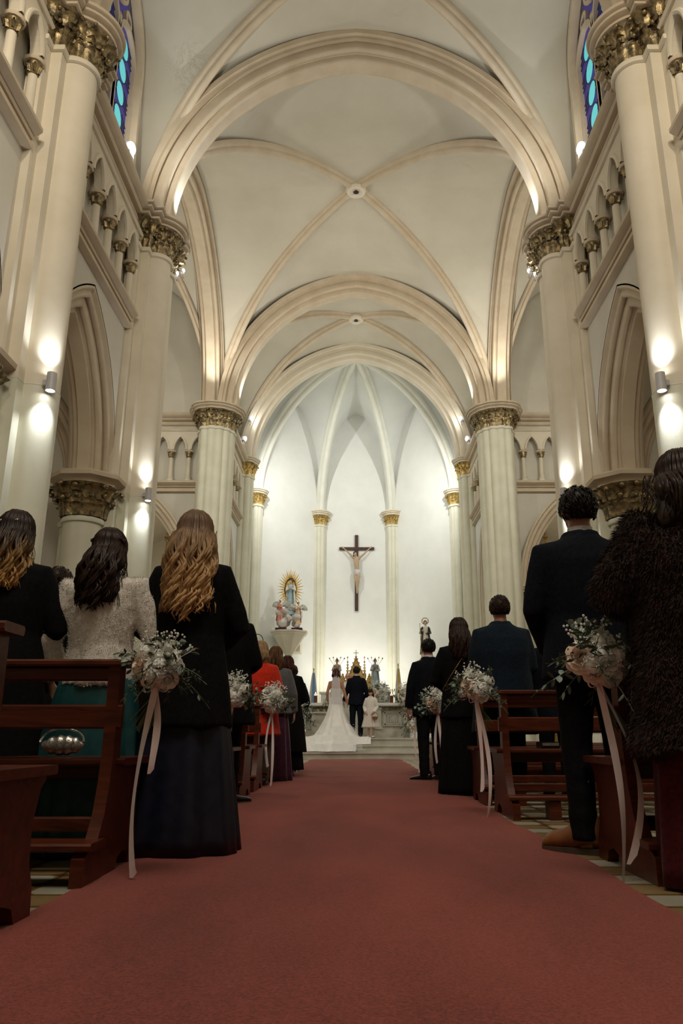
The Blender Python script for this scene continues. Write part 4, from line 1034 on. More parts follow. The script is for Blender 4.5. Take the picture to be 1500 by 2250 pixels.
def shoe_pair(root, k, x, mat, y0=-0.01, rot=0.0, hz=1.0):
    mb = MB(); RT = Matrix.Translation((x, 0, 0)) @ Matrix.Rotation(rot, 4, 'Z') @ Matrix.Translation((-x, 0, 0))
    secs = [(-0.085, 0.020, 0.030, 0.05), (-0.07, 0.032, 0.040, 0.055), (-0.02, 0.036, 0.043, 0.055), (0.04, 0.038, 0.036, 0.045), (0.10, 0.043, 0.026, 0.035), (0.15, 0.043, 0.023, 0.032), (0.185, 0.035, 0.018, 0.026), (0.205, 0.022, 0.013, 0.024)]
    mb.rings([[(x + rx * k * cos(2 * PI * j / 16), (y + y0) * k, max(0.014, (cz * k + rz * k * sin(2 * PI * j / 16)) * (1 + (hz - 1) * min(1, max(0, (0.215 - y) / 0.03))))) for j in range(16)] for y, rx, rz, cz in secs], True, (True, True))
    mb.tube([(x, -0.035 * k, 0.05 * k), (x, -0.03 * k, 0.115 * k)], [(0.040 * k, 0.045 * k), (0.040 * k, 0.050 * k)], 14)
    mb.xform(RT); o = mb.build('shoe', mat, root, smooth=60)
    mb = MB(); mb.rings([[(x + (rx + 0.004) * k * cos(2 * PI * j / 16), (y + y0) * k, z) for z in (0.0, 0.016 + 0.012 * (hz > 1)) for j in ((0, 8) if z == 0.0 else (8, 0))] for y, rx, rz, cz in secs], True, (True, True))
    mb.xform(RT); mb.build('sole', 'sole', o)
def hair_cap(root, hc, k, Rm, mat, full=1.06, low=-0.05, name='hair', tuft=260, bun=None, sweep=0.0):
    """short hair: skull cap with small clumps"""
    mb = MB()
    n, m = 28, 16
    rr = []
    for i in range(m + 1):
        th = PI * 0.76 * i / m + 0.001
        ring = []
        for j in range(n):
            a = 2 * PI * j / n
            front = max(0, sin(a)) ** 1.2        # +Y is the face: the hairline is higher there
            th2 = th * (1 - 0.36 * front - 0.22 * abs(cos(a)) ** 3 * (1 if sin(a) > -0.55 else 0.3))
            r = full + 0.03 * mnoise.noise(Vector((cos(a) * 3, sin(a) * 3, th * 4)))
            p = Vector((0.080 * r * sin(th2) * cos(a), -0.012 + 0.100 * r * sin(th2) * sin(a), 0.025 + 0.098 * r * cos(th2)))
            ring.append(hc + (Rm @ p) * k)
        rr.append(ring)
    mb.rings(rr, True, (True, False))
    for _ in range(tuft):
        a = rnd.uniform(0, 2 * PI); th = PI * 0.70 * sqrt(rnd.random()) * (1 - 0.36 * max(0, sin(a)))
        nrm = Vector((sin(th) * cos(a), sin(th) * sin(a), cos(th)))
        p = Vector((0.081 * full * nrm.x, -0.012 + 0.101 * full * nrm.y, 0.025 + 0.099 * full * nrm.z))
        t = Vector((0, 0, -1)) + Vector((0, -0.6, 0.2)); t = (t - nrm * t.dot(nrm) + Vector((rnd.uniform(-.3, .3), 0, rnd.uniform(-.2, .2)))).normalized()
        q = [p - t * 0.012 - nrm * 0.003, p + nrm * 0.003, p + t * 0.026 + nrm * (0.001 + 0.003 * sweep)]
        mb.tube([hc + (Rm @ v) * k for v in q], [0.002 * k, 0.0045 * k, 0.001 * k], 5)
    return mb.build(name, mat, root, smooth=180)
def hair_long(root, hc, k, Rm, mat, length=0.5, n=150, wave=0.018, spread=1.0, volume=1.0, back=0.13, name='hair', lam=0.16, over=0.0, tip=0.35, cap=True, rad=0.0125, clip=False):
    mb = MB()
    if cap:
        rr = []
        for i in range(15):
            th = PI * 0.62 * i / 14 + 0.001; ring = []
            for j in range(26):
                a = 2 * PI * j / 26; fr = max(0, sin(a)) ** 1.2; th2 = th * (1 - 0.42 * fr); r = 1.02
                ring.append(hc + (Rm @ Vector((0.080 * r * sin(th2) * cos(a), -0.014 + 0.100 * r * sin(th2) * sin(a), 0.025 + 0.098 * r * cos(th2)))) * k)
            rr.append(ring)
        mb.rings(rr, True, (True, False))
        # inner mass down to the shoulders
        mb.tube([hc + Vector((0, -0.03, 0.02)) * k, hc + Vector((0, -0.06, -0.10)) * k, hc + Vector((0, -back + 0.015, -0.20)) * k, hc + Vector((0, -back, -0.55 * length - 0.1)) * k, hc + Vector((0, -back, -length * 0.8)) * k],
                [(0.085 * k, 0.075 * k), (0.088 * k * volume, 0.065 * k), (0.095 * k * volume * spread, 0.045 * k), (0.09 * k * spread * volume, 0.030 * k), (0.05 * k * spread, 0.012 * k)], 14, up=(1, 0, 0))
    for q in range(n):
        a = -PI / 2 + rnd.uniform(-1, 1) * 1.75      # around the back, -PI/2 is the back
        lay = rnd.random(); th_end = 1.65
        ln = length * rnd.uniform(0.82, 1.04) * (1 - 0.18 * abs(cos(a)))
        ph = rnd.uniform(0, 0.7) + round(cos(a) * 4) * 2.6 + lay * 0.6; lm = lam * rnd.uniform(0.9, 1.15)
        pts = []; R_ = 1.08 + 0.08 * lay
        for i in range(6):
            th = 0.12 + (th_end - 0.12) * i / 5
            pts.append(Rm @ Vector((0.080 * R_ * sin(th) * cos(a), -0.014 + 0.100 * R_ * sin(th) * sin(a), 0.025 + 0.098 * R_ * cos(th))))
        e = pts[-1]; N_ = 16
        for i in range(1, N_ + 1):
            t = i / N_; z = e.z - ln * t * 1.0
            sx = e.x * (1 + 0.13 * volume * sin(min(t * 2.2, 1) * PI / 2) - 0.22 * max(0, t - 0.55))
            dy = (-back - (0.02 + 0.03 * lay) * volume)
            bk = 1.0 if sin(a) < 0.15 else 0.0
            y = e.y + (dy - e.y) * (1 - (1 - min(t * 1.9, 1)) ** 2) * (0.35 + 0.65 * max(0, -sin(a))) 
            wv = wave * min(1, t * 2.2) * (0.5 + t)
            pts.append(Vector((sx * spread + wv * sin(2 * PI * (t * ln) / lm + ph) + over * t, y + wv * 0.6 * cos(2 * PI * (t * ln) / lm + ph), z)))
        rd = [rad * 0.5] + [rad * (0.9 if i < 6 else 1.0) for i in range(1, len(pts) - 4)] + [rad * 0.85, rad * 0.65, rad * 0.42, rad * 0.12]
        mb.tube([hc + p * k for p in pts], [r * k * rnd.uniform(0.8, 1.15) for r in rd], 5, 0.6)
    # flyaway strands
    for q in range(n // 3):
        a = -PI / 2 + rnd.uniform(-1, 1) * 1.9; x0 = cos(a) * 0.085
        pts = []; ph = rnd.uniform(0, 6)
        for i in range(12):
            t = i / 11
            pts.append(Vector((x0 * (1 + 0.35 * t) * spread * volume + 0.014 * sin(9 * t + ph), -0.02 - (back + 0.03) * min(1, t * 2) * abs(sin(a)) - 0.01, 0.02 - t * length * 0.9)))
        mb.tube([hc + p * k for p in pts], 0.0022 * k, 3)
    return mb.build(name, mat, root, smooth=180)
def tufts(root, src, n, length, mat, name='fur', width=0.004, droop=0.6, seed=1):
    """short fur strands growing from a garment"""
    r_ = random.Random(seed); me = src.data; polys = me.polygons; mb = MB(); np_ = len(polys)
    vs, fs = [], []
    for i in range(n):
        p = polys[r_.randrange(np_)]; c = p.center; nn = p.normal
        d = (nn + Vector((r_.uniform(-.35, .35), r_.uniform(-.35, .35), -droop + r_.uniform(-.3, .3)))).normalized() * length * r_.uniform(0.6, 1.3)
        s_ = d.cross(nn); s_ = (s_.normalized() if s_.length > 1e-6 else Vector((1, 0, 0))) * width
        c = c + Vector((r_.uniform(-.006, .006), r_.uniform(-.006, .006), r_.uniform(-.006, .006)))
        b = len(vs); vs += [c - s_, c + s_, c + d]; fs.append((b, b + 1, b + 2))
    mb.add(vs, fs)
    o = mb.build(name, mat, root, smooth=0, recalc=False); o['kind'] = 'stuff' if False else o.get('kind', ''); del o['kind']
    return o
def face(root, hc, k, Rm):
    for s_ in (-1, 1):
        m = MB(); m.ball(hc + (Rm @ Vector((s_ * 0.030, 0.088, 0.018))) * k, 0.011 * k, 0.008 * k, 0.008 * k, 8, 6); m.build('eye', 'eye', root)
    m = MB(); m.ball(hc + (Rm @ Vector((0, 0.101, -0.052))) * k, 0.022 * k, 0.007 * k, 0.008 * k, 10, 6); m.build('mouth', 'lip', root)
def place(o, x, y, rot=0, z=0.0):
    o.location = (x, y, z); o.rotation_euler = (0, 0, rot)
def shirt_collar(root, H):
    k = H / 1.75; mb = MB()
    mb.rings([[(r * k * cos(2 * PI * j / 24), (r * 1.05) * k * sin(2 * PI * j / 24) + 0.002, z * k) for j in range(24)] for r, z in ((0.064, 1.48), (0.063, 1.51), (0.062, 1.545), (0.058, 1.545), (0.058, 1.49))], True)
    mb.build('shirt_collar', 'shirt', root, smooth=60)

# ------------------------------------------------------------------ the guests
def person(label, px, ytop, H, skin='skin', rot=0.0, Y=None, X=None, base=0.0, **kw):
    x, y = stand(px, ytop, H, base)
    if Y is not None: x, y = x * Y / y, Y
    if X is not None: x = X
    poses = kw.get('poses', ('front', 'front')); fem = kw.get('female', False)
    o, k, Rm, hc = body_mesh(H, skin, poses, fem, kw.get('feet', (0, 0)), kw.get('turn', 0), kw.get('tilt', 0), kw.get('wide', 1.0), kw.get('voxel', 0.010))
    tag(o, label, 'person')
    place(o, x, y, rot, base)
    return o, k, Rm, hc
GL = 'guests standing in the pews'
# left block
P, k, Rm, hc = person('woman with long wavy dark blonde hair in a black coat over a midnight blue gown', 432, 1132, 1.70, female=True, poses=('front', 'front'))
skirt(P, 1.70, 'black_satin', 1.0, 0.012, 0.17, 0.31, 'gown', 7, 0.09, 0.75)
garment_top(P, 1.70, 'black_wool', 0.60, ('front', 'front'), loose=0.035, wide=1.0, female=True, flare=1.3)
hair_long(P, hc, k, Rm, 'hair_blonde', 0.52, 190, 0.020, 1.15, 1.15, 0.155, lam=0.15)
P, k, Rm, hc = person('woman in a cream plush jacket and dark green satin skirt with long dark hair', 245, 1170, 1.60, female=True, poses=('wide', 'wide'), wide=1.05)
skirt(P, 1.60, 'teal', 0.90, 0.02, 0.205, 0.36, 'skirt', 8, 0.11, 0.66)
G = garment_top(P, 1.60, 'white_fur', 0.86, ('wide', 'wide'), 'jacket', loose=0.030, wide=1.02, female=True, shoulder=1.12, foldamp=0.014, sleeve=0.082, collar=False, cuff=0.05)
tufts(P, G, 30000, 0.006, 'white_fur', 'plush_pile', 0.0018, 0.1)
hair_long(P, hc, k, Rm, 'hair_dark', 0.40, 170, 0.018, 1.0, 1.1, 0.165, lam=0.17, over=-0.02)
m = MB()
for i in range(26):
    a = PI * 0.15 + (PI * 0.7) * i / 25; x = 0.078 * cos(a + PI * 0) 
    m.ball(hc + Vector((0.092 * cos(PI + PI * i / 25), -0.05 - 0.055 * sin(PI * i / 25), 0.055 + 0.006 * sin(i * 1.3))) * k, 0.012 * k, 0.012 * k, 0.009 * k, 7, 5)
m.build('braid', 'hair_dark', P)
P, k, Rm, hc = person('woman in black coat with golden ended brown hair held by a pearl clip', 42, 1132, 1.68, female=True, poses=('front', 'front'))
skirt(P, 1.68, 'black_satin', 1.0, 0.012, 0.17, 0.28, 'gown', 7, 0.08, 0.75)
garment_top(P, 1.68, 'black_wool', 0.45, ('front', 'front'), loose=0.045, wide=1.05, female=True, flare=1.2)
hair_long(P, hc, k, Rm, 'hair_streak', 0.38, 160, 0.016, 1.05, 1.1, 0.15, lam=0.15)
m = MB()
for i in range(9): m.ball(hc + Vector((-0.045 + 0.011 * i, -0.118, 0.060 + 0.003 * sin(i))) * k, 0.0055 * k, n=7, m=5)
m.build('pearl_clip', 'petal_white', P)
P, k, Rm, hc = person('person in dark jacket partly hidden behind the cream plush jacket', 128, 1300, 1.62, female=True, Y=5.0)
skirt(P, 1.62, 'black_wool', 1.0, 0.012, 0.16, 0.24, 'skirt', 6, 0.05, 0.75); garment_top(P, 1.62, 'black_wool', 0.7, ('front', 'front'), female=True, loose=0.03); hair_cap(P, hc, k, Rm, 'hair_dark', 1.1)
P, k, Rm, hc = person('man in a long black overcoat behind the dark blonde woman', 500, 1300, 1.80, Y=6.75, feet=(0.1, -0.9))
trousers(P, 1.80, 'trouser', feet=(0.1, -0.9)); garment_top(P, 1.80, 'black_wool', 0.62, ('front', 'front'), loose=0.05, wide=1.08, flare=1.0); hair_cap(P, hc, k, Rm, 'hair_dark', 1.08)
P, k, Rm, hc = person('woman in a bright red coat and taupe trousers with faded blonde bob', 574, 1412, 1.60, female=True, poses=('down', 'low'), wide=1.05)
trousers(P, 1.60, 'brown_trouser', stance=0.09); garment_top(P, 1.60, 'red_wool', 0.60, ('down', 'low'), female=True, loose=0.045, wide=1.08, flare=1.3); hair_long(P, hc, k, Rm, 'hair_fairgrey', 0.15, 110, 0.006, 0.95, 1.1, 0.085, lam=0.2, rad=0.012)
P, k, Rm, hc = person('woman in grey knitted cardigan and plum velvet skirt beyond the red coat', 606, 1418, 1.63, female=True, poses=('front', 'down'), Y=9.9)
skirt(P, 1.63, 'plum', 1.0, 0.012, 0.17, 0.27, 'skirt', 9, 0.10, 0.75); garment_top(P, 1.63, 'grey_knit', 0.86, ('front', 'down'), 'cardigan', female=True, loose=0.06, wide=1.05); hair_long(P, hc, k, Rm, 'hair_brown', 0.24, 100, 0.006, 1.0, 1.0, 0.10, lam=0.2)
P, k, Rm, hc = person('woman in long black coat with auburn hair, farthest on the left side', 632, 1445, 1.62, female=True, poses=('front', 'front'), Y=11.0)
skirt(P, 1.62, 'black_wool', 0.9, 0.10, 0.18, 0.27, 'dress', 6, 0.05, 0.75); garment_top(P, 1.62, 'black_wool', 0.35, ('front', 'front'), female=True, loose=0.05, wide=1.1, flare=1.2); hair_long(P, hc, k, Rm, 'hair_auburn', 0.20, 90, 0.005, 1.0, 1.0, 0.10)
for sd in (-1, 1): shoe_pair(P, k, 0.08 * sd, 'black_leather')
P, k, Rm, hc = person('person in navy jacket just beyond the auburn-haired woman', 643, 1470, 1.62, Y=12.4, poses=('low', 'low'))
trousers(P, 1.62, 'dark_suit'); garment_top(P, 1.62, 'blue_suit', 0.80, ('low', 'low'), 'jacket', loose=0.03); hair_cap(P, hc, k, Rm, 'hair_dark', 1.07)
# right block
P, k, Rm, hc = person('tall man in dark suit and white collar with tan brown shoes', 1266, 1078, 1.84, 'skin_tan', poses=('low', 'front'), feet=(1.05, -0.2))
trousers(P, 1.84, 'trouser', 'leather', 0.10, feet=(1.05, -0.2)); garment_top(P, 1.84, 'dark_suit', 0.78, ('low', 'front'), 'jacket', loose=0.030, wide=1.08, shoulder=1.08, foldamp=0.006); shirt_collar(P, 1.84); hair_cap(P, hc, k, Rm, 'hair_black', 1.12, tuft=420, sweep=1)
P, k, Rm, hc = person('woman in a bulky dark brown fur coat over a wine red dress', 1486, 1012, 1.72, female=True, Y=3.12, poses=(((0.345, 0.02, 1.14), (0.12, 0.25, 1.16), (-0.8, 0.4, 0.1), (0, -1, 0)), 'front'), wide=1.05)
skirt(P, 1.72, 'wine', 1.0, 0.012, 0.19, 0.26, 'dress', 8, 0.06, 0.8)
G = garment_top(P, 1.72, 'brown_fur', 0.50, (((0.345, 0.02, 1.14), (0.12, 0.25, 1.16), (-0.8, 0.4, 0.1), (0, -1, 0)), 'front'), 'fur_coat', loose=0.10, wide=1.10, female=True, foldamp=0.022, sleeve=0.10, flare=0.9, cuff=0.085, voxel=0.014)
tufts(P, G, 42000, 0.026, 'brown_fur', 'fur_pile', 0.0028, 0.75)
hair_long(P, hc, k, Rm, 'hair_dark', 0.26, 180, 0.006, 1.1, 1.6, 0.15, lam=0.25, rad=0.014)
P, k, Rm, hc = person('man with short dark hair in a navy overcoat', 1096, 1312, 1.80, 'skin_tan')
trousers(P, 1.80, 'trouser'); garment_top(P, 1.80, 'navy_wool', 0.55, ('low', 'low'), loose=0.055, wide=1.13, flare=0.9, shoulder=1.05); hair_cap(P, hc, k, Rm, 'hair_dark', 1.11, tuft=350)
P, k, Rm, hc = person('person whose dark hair shows just left of the navy overcoat', 1062, 1366, 1.70, Y=8.7, female=True)
skirt(P, 1.7, 'black_wool', 1.0, 0.012, 0.16, 0.24, 'skirt', 6, 0.05, 0.75); garment_top(P, 1.70, 'black_wool', 0.7, ('front', 'front'), female=True); hair_cap(P, hc, k, Rm, 'hair_dark', 1.12)
P, k, Rm, hc = person('person in dark blue jacket seen beside the tall man in the suit', 1180, 1372, 1.64, X=1.92, Y=7.6)
trousers(P, 1.64, 'trouser'); garment_top(P, 1.64, 'blue_suit', 0.75, ('front', 'front'), 'jacket', wide=1.05); hair_cap(P, hc, k, Rm, 'hair_dark', 1.08)
P, k, Rm, hc = person('woman with long dark brown hair and chain strap bag in long black dress', 1006, 1350, 1.68, female=True, Y=7.75, poses=('front', 'front'))
skirt(P, 1.68, 'black_wool', 1.0, 0.012, 0.17, 0.25, 'skirt', 12, 0.08, 0.75); garment_top(P, 1.68, 'black_wool', 0.74, ('front', 'front'), 'jacket', female=True, loose=0.035, wide=1.0); hair_long(P, hc, k, Rm, 'hair_dark', 0.36, 120, 0.008, 1.0, 1.0, 0.14)
m = MB(); m.tube(catmull([(-0.19 * k, -0.02, 1.02 * k), (-0.12 * k, -0.135, 1.15 * k), (0.0, -0.165 * k, 1.33 * k), (0.07 * k, -0.10, 1.45 * k)], 8), 0.004, 5); m.build('chain_strap', 'gold', P)
P, k, Rm, hc = person('man in dark suit with white collar standing at the carpet edge', 940, 1397, 1.76, 'skin_tan', Y=10.1, rot=0.25, poses=('down', 'down'), feet=(0.8, 0.1))
trousers(P, 1.76, 'trouser', feet=(0.8, 0.1)); garment_top(P, 1.76, 'dark_suit', 0.78, ('down', 'down'), 'jacket', loose=0.03, wide=1.02); shirt_collar(P, 1.76); hair_cap(P, hc, k, Rm, 'hair_black', 1.08)

# ------------------------------------------------------------------ pews
PP = [(-.30, 0), (-.30, .10), (-.25, .125), (-.16, .15), (-.10, .24), (-.065, .36), (-.05, .48), (-.045, .62), (-.05, .74), (-.055, .85), (.03, .86), (.035, .74), (.04, .60), (.05, .45), (.43, .45), (.44, .41), (.40, .38), (.36, .28), (.37, .16), (.41, .09), (.42, 0), (.30, 0), (.27, .05), (.20, .07), (.13, .05), (.10, 0)]
def make_pew(s, L, front=False):
    root = empty('pew', (0, 0, 0))
    def panel(x0, x1, nm):
        m = MB(); m.rings([[(x0 * s, y, z) for y, z in PP], [(x1 * s, y, z) for y, z in PP]], True, (True, True)); m.build(nm, 'wood', root, smooth=25)
    panel(0, 0.05, 'end_panel'); panel(L - 0.05, L, 'end_panel')
    def bb(nm, x0, x1, y0, y1, z0, z1, mat='wood', par=None):
        m = MB(); xa, xb = sorted((x0 * s, x1 * s)); c = 0.008
        m.rings([[(x, y0 + c, z0), (x, y1 - c, z0), (x, y1, z0 + c), (x, y1, z1 - c), (x, y1 - c, z1), (x, y0 + c, z1), (x, y0, z1 - c), (x, y0, z0 + c)] for x in (xa, xb)], True, (True, True))
        return m.build(nm, mat, par or root, smooth=0)
    bb('top_rail', -0.03, L + 0.03, -0.075, 0.065, 0.835, 0.865)
    bb('back_board', 0.04, L - 0.04, -0.035, -0.005, 0.775, 0.836)
    bb('back_rail', -0.02, L, -0.045, -0.012, 0.575, 0.675)
    bb('seat', -0.035, L + 0.02, 0.0, 0.44, 0.425, 0.455)
    bb('seat_rail', 0.04, L - 0.04, 0.36, 0.39, 0.35, 0.426)
    kn = bb('kneeler', -0.02, L + 0.01, -0.30, -0.12, 0.125, 0.155)
    bb('kneeler_block', 0.25, 0.33, -0.28, -0.16, 0.0, 0.126, 'wood', kn)
    bb('foot_rail', 0.04, L - 0.04, 0.02, 0.05, 0.16, 0.22)
    return root
prL = make_pew(-1, 2.2); prR = make_pew(1, 2.2)
left_rows = [2.24, 3.40, 4.42, 5.42, 6.38, 7.36, 8.34, 9.30, 10.28, 11.25, 12.2]
right_rows = [3.45, 5.74, 6.84, 7.90, 8.95, 10.0, 11.05, 12.15]
left_lab = ['cut by the picture edge', 'with the silver purse on its seat', 'beside the dark blonde woman', 'hidden behind the black gown', 'whose end shows past the long black gown', 'behind the man in the black overcoat', 'beside the red coat', 'beyond the red coat', 'beside the plum skirt', 'beside the auburn-haired woman', 'front row near the altar steps']
right_lab = ['beside the fur coat', 'holding a black case on its seat', 'beside the navy overcoat', 'beside the long-haired woman in black', 'with flowers beyond the long-haired woman', 'beside the man standing on the carpet edge', 'just past the man on the carpet edge', 'front row near the altar steps']
for rows, pr, s, labs, xe in ((left_rows, prL, -1, left_lab, 1.02), (right_rows, prR, 1, right_lab, 1.05)):
    for i, y in enumerate(rows):
        o = pr if i == 0 else copy_tree(pr)
        xx = 1.03 if (s < 0 and i == 0) else (1.14 if (s > 0 and i == 0) else xe)
        o.location = (s * xx, y, 0); WL[o] = Vector((0, 0, 0))
        tag(o, 'dark wooden pew on the %s, %s' % (SIDE[s], labs[i]), 'pew', 'pews along the aisle')

# things on the pews
r = empty('purse', (-1.35, 3.66, 0.456), 'small silver clutch purse lying on the pew seat behind the green skirt', 'purse')
m = MB(); m.ball((-1.35, 3.66, 0.505), 0.10, 0.035, 0.045, 20, 12); b2 = fuse(m, 0.008, 2, lambda v: 0.003 * sin(v.x * 160)); b2.build('purse_body', 'silver', r, smooth=180, recalc=False)
m = MB(); m.tube([(-1.35 + 0.10 * cos(a), 3.64 + 0.01 * sin(3 * a), 0.515 + 0.06 * abs(sin(a)) + 0.004) for a in [PI * i / 16 for i in range(17)]], 0.005, 6); m.build('wrist_strap', 'silver', r)
r = empty('book_case', (1.43, 5.95, 0.456), 'black case with a shiny edge lying on the middle right pew seat', 'case')
m = MB(); m.box(1.36, 1.50, 5.85, 6.0, 0.456, 0.50); m.build('case_body', 'black_leather', r)
m = MB(); m.box(1.37, 1.49, 5.838, 5.85, 0.474, 0.494); m.build('metal_edge', 'silver', r)
# row of kneeling cushions not visible: omitted

# ------------------------------------------------------------------ flowers
def rose(mb, c, r, up=(0, -1, 0.4), seed=0):
    rr_ = random.Random(seed); up = Vector(up).normalized(); a1 = up.orthogonal().normalized(); a2 = up.cross(a1); c = Vector(c)
    mb.ball(c, r * 0.32, n=8, m=6)
    for ring, (n, rad, hgt, open_) in enumerate(((3, 0.30, 0.66, 0.05), (5, 0.46, 0.66, 0.2), (7, 0.66, 0.58, 0.55), (8, 0.86, 0.42, 1.1), (9, 1.02, 0.22, 1.5))):
        for i in range(n):
            a = 2 * PI * (i + 0.5 * (ring % 2)) / n + rr_.uniform(-.2, .2); d = a1 * cos(a) + a2 * sin(a); t = up.cross(d)
            w = r * (0.30 + rad * 0.55) * rr_.uniform(0.85, 1.1); rows = []
            for v in range(5):
                tv = v / 4; out = r * rad * (0.35 + 0.65 * sin(tv * PI / 2)) + r * open_ * tv * tv * 0.35; h = r * (-0.35 + (hgt + 0.35) * tv - open_ * tv * tv * 0.3)
                ww = w * (0.35 + 0.9 * sin(PI * (0.12 + 0.68 * tv)))
                rows.append([c + d * (out - abs(q) ** 2 * r * 0.16) + t * (ww * 0.62 * q) + up * (h - abs(q) ** 3 * r * 0.08) for q in (-1, -0.5, 0, 0.5, 1)])
            mb.rings(rows, False)
def oval_leaf(mb, p, d, n, L, W):
    p = Vector(p); d = Vector(d).normalized(); n = Vector(n); s_ = d.cross(n); s_ = s_.normalized() if s_.length > 1e-5 else d.orthogonal().normalized(); n = s_.cross(d)
    rows = [[p + d * L * t + s_ * (W * w_ * q) + n * (-0.15 * L * t * t + 0.12 * W * abs(q)) for q in (-1, 0, 1)] for t, w_ in ((0, 0.05), (0.25, 0.42), (0.5, 0.5), (0.78, 0.36), (1, 0.02))]
    mb.rings(rows, False)
def sprig(mb, p, d, L, nl, lw, ll, rr_, droop=0.35):
    p = Vector(p); d = Vector(d).normalized(); pts = [p + d * (L * i / 8) + Vector((0, 0, -droop * L * (i / 8) ** 2)) for i in range(9)]
    mb.tube(pts, [0.0028 - 0.0002 * i for i in range(9)], 4)
    for i in range(nl):
        t = 0.15 + 0.85 * i / nl; q = pts[min(8, int(t * 8))]; a = rr_.uniform(0, 2 * PI)
        o1 = d.orthogonal().normalized(); o2 = d.cross(o1); n_ = o1 * cos(a) + o2 * sin(a)
        oval_leaf(mb, q, (d * 0.6 + n_), o2 * cos(a) - o1 * sin(a) + Vector((0, 0, 0.3)), ll * rr_.uniform(0.7, 1.2), lw)
def bouquet(loc, s, seed, label, sc=1.0, ribbon=True, tails=((0.03, 0.86), (-0.02, 0.60)), grp='pew end bouquets', spread=1.0, stems=True, cat='flowers'):
    """spray of white flowers around loc; s = aisle side sign"""
    rr_ = random.Random(seed); L = Vector(loc)
    root = empty('bouquet', L, label, cat, grp)
    R_ = 0.125 * sc
    def dirv():
        a = rr_.uniform(0, 2 * PI); z = rr_.uniform(-0.5, 1.0); q = sqrt(max(0, 1 - z * z)); return Vector((q * cos(a), q * sin(a) * 0.8 - 0.2, z)).normalized()
    m = MB()
    for i in range(34): sprig(m, L + dirv() * R_ * 0.2, dirv() + Vector((-s * 0.25, 0, 0)), R_ * rr_.uniform(1.1, 1.9) * spread, 12, 0.015 * sc, 0.038 * sc, rr_)
    m.build('foliage', 'leaf', root, smooth=0)
    m = MB()
    for i in range(10): sprig(m, L + dirv() * R_ * 0.2, dirv(), R_ * rr_.uniform(1.1, 1.8) * spread, 8, 0.026 * sc, 0.034 * sc, rr_, 0.15)
    m.build('eucalyptus', 'euc', root, smooth=0)
    base = [(-0.28, -0.75, 0.75), (0.35, -0.8, 0.55), (-0.55, -0.75, 0.1), (0.15, -0.95, 0.05), (0.6, -0.6, -0.1), (-0.2, -0.9, -0.42), (0.05, -0.6, 1.0), (0.45, -0.8, -0.55)]
    for i, bpos in enumerate(base):
        v = Vector(bpos).normalized(); c = L + Vector((v.x * R_ * 0.95, v.y * R_ * 0.75, v.z * R_ * 0.95)) + Vector((rr_.uniform(-.01, .01), 0, rr_.uniform(-.01, .01)))
        m = MB(); rose(m, c, R_ * rr_.uniform(0.27, 0.37), v + Vector((0, -0.3, 0.1)), seed * 10 + i)
        m.build('rose', 'petal_blush' if i in (2, 5) else 'petal_white', root, smooth=180)
    # hydrangea heads: many little four-petal florets
    for h in range(5):
        m = MB(); v = dirv(); v.y = -abs(v.y) - 0.2; v.normalize(); c = L + v * R_ * 0.85
        m.ball(c, R_ * 0.27, n=8, m=6)
        for q in range(40):
            w = Vector((rr_.gauss(0, 1), rr_.gauss(0, 1), rr_.gauss(0, 1))).normalized(); p = c + w * R_ * 0.38; t1 = w.orthogonal().normalized(); t2 = w.cross(t1); e = R_ * 0.085
            for g in range(4):
                u = t1 * cos(g * PI / 2) + t2 * sin(g * PI / 2); u2 = t1 * cos(g * PI / 2 + .8) + t2 * sin(g * PI / 2 + .8)
                m.add([p, p + u * e * .8 + w * e * .4, p + (u + u2) * e * .62 + w * e * .5, p + u2 * e * .8 + w * e * .4], [(0, 1, 2, 3)])
        m.build('hydrangea', 'petal_white', root, smooth=0)
    m = MB()
    for h in range(60):
        v = (Vector((-s * 0.25, -0.3, 1.0)) + Vector((rr_.gauss(0, .5), rr_.gauss(0, .3), rr_.gauss(0, .25)))).normalized(); p = L + v * R_ * rr_.uniform(1.0, 1.55)
        m.ball(p, 0.0058 * sc, n=6, m=4)
        if h % 3 == 0: m.tube([L + v * R_ * 0.5, p], 0.0012, 3)
    m.build('babys_breath', 'petal_white', root)
    if stems:
        m = MB()
        for i in range(14):
            e = Vector((s * rr_.uniform(0.01, 0.10) * 1.2, rr_.uniform(-.03, .02), -rr_.uniform(0.22, 0.30))) * sc
            m.tube([L + Vector((rr_.uniform(-.02, .02), 0, 0)), L + Vector((0, 0, -0.10 * sc)), L + e], 0.003 * sc, 5)
        m.build('stems', 'stem', root)
    if ribbon:
        for j, (dx, ln) in enumerate(tails):
            m = MB(); pts = []
            p0 = L + Vector((0, -0.03, -0.09 * sc)); w = 0.015
            for i in range(21):
                t = i / 20; tw = 0.9 * sin(t * 3.0 + j * 2 + seed); cc = p0 + Vector((dx * sin(t * 2.6) * 1.3, -0.02 - 0.02 * sin(t * 5 + seed), -ln * t))
                pts.append([cc + Vector((cos(tw), sin(tw), 0)) * w * q + Vector((0, 0, 0.02 if (i == 20 and q > 0) else 0)) for q in (-1, 0, 1)])
            m.rings(pts, False); m.build('ribbon', 'ribbon', root, smooth=180)
        m = MB()
        for sg in (-1, 1):
            m.tube([L + Vector((sg * 0.05 * sin(a), -0.05, -0.09 * sc + 0.02 * sin(2 * a))) for a in [PI * i / 10 for i in range(11)]], [(0.012, 0.002)] * 11, 6, up=(0, 1, 0))
        m.build('bow', 'ribbon', root)
    return root
bouquet((-0.83, 3.28, 0.82), -1, 3, 'white rose bouquet with long pink ribbon tied to the nearest left pew end', 0.88, tails=((-0.045, 0.72), (0.01, 0.34)), spread=1.1)
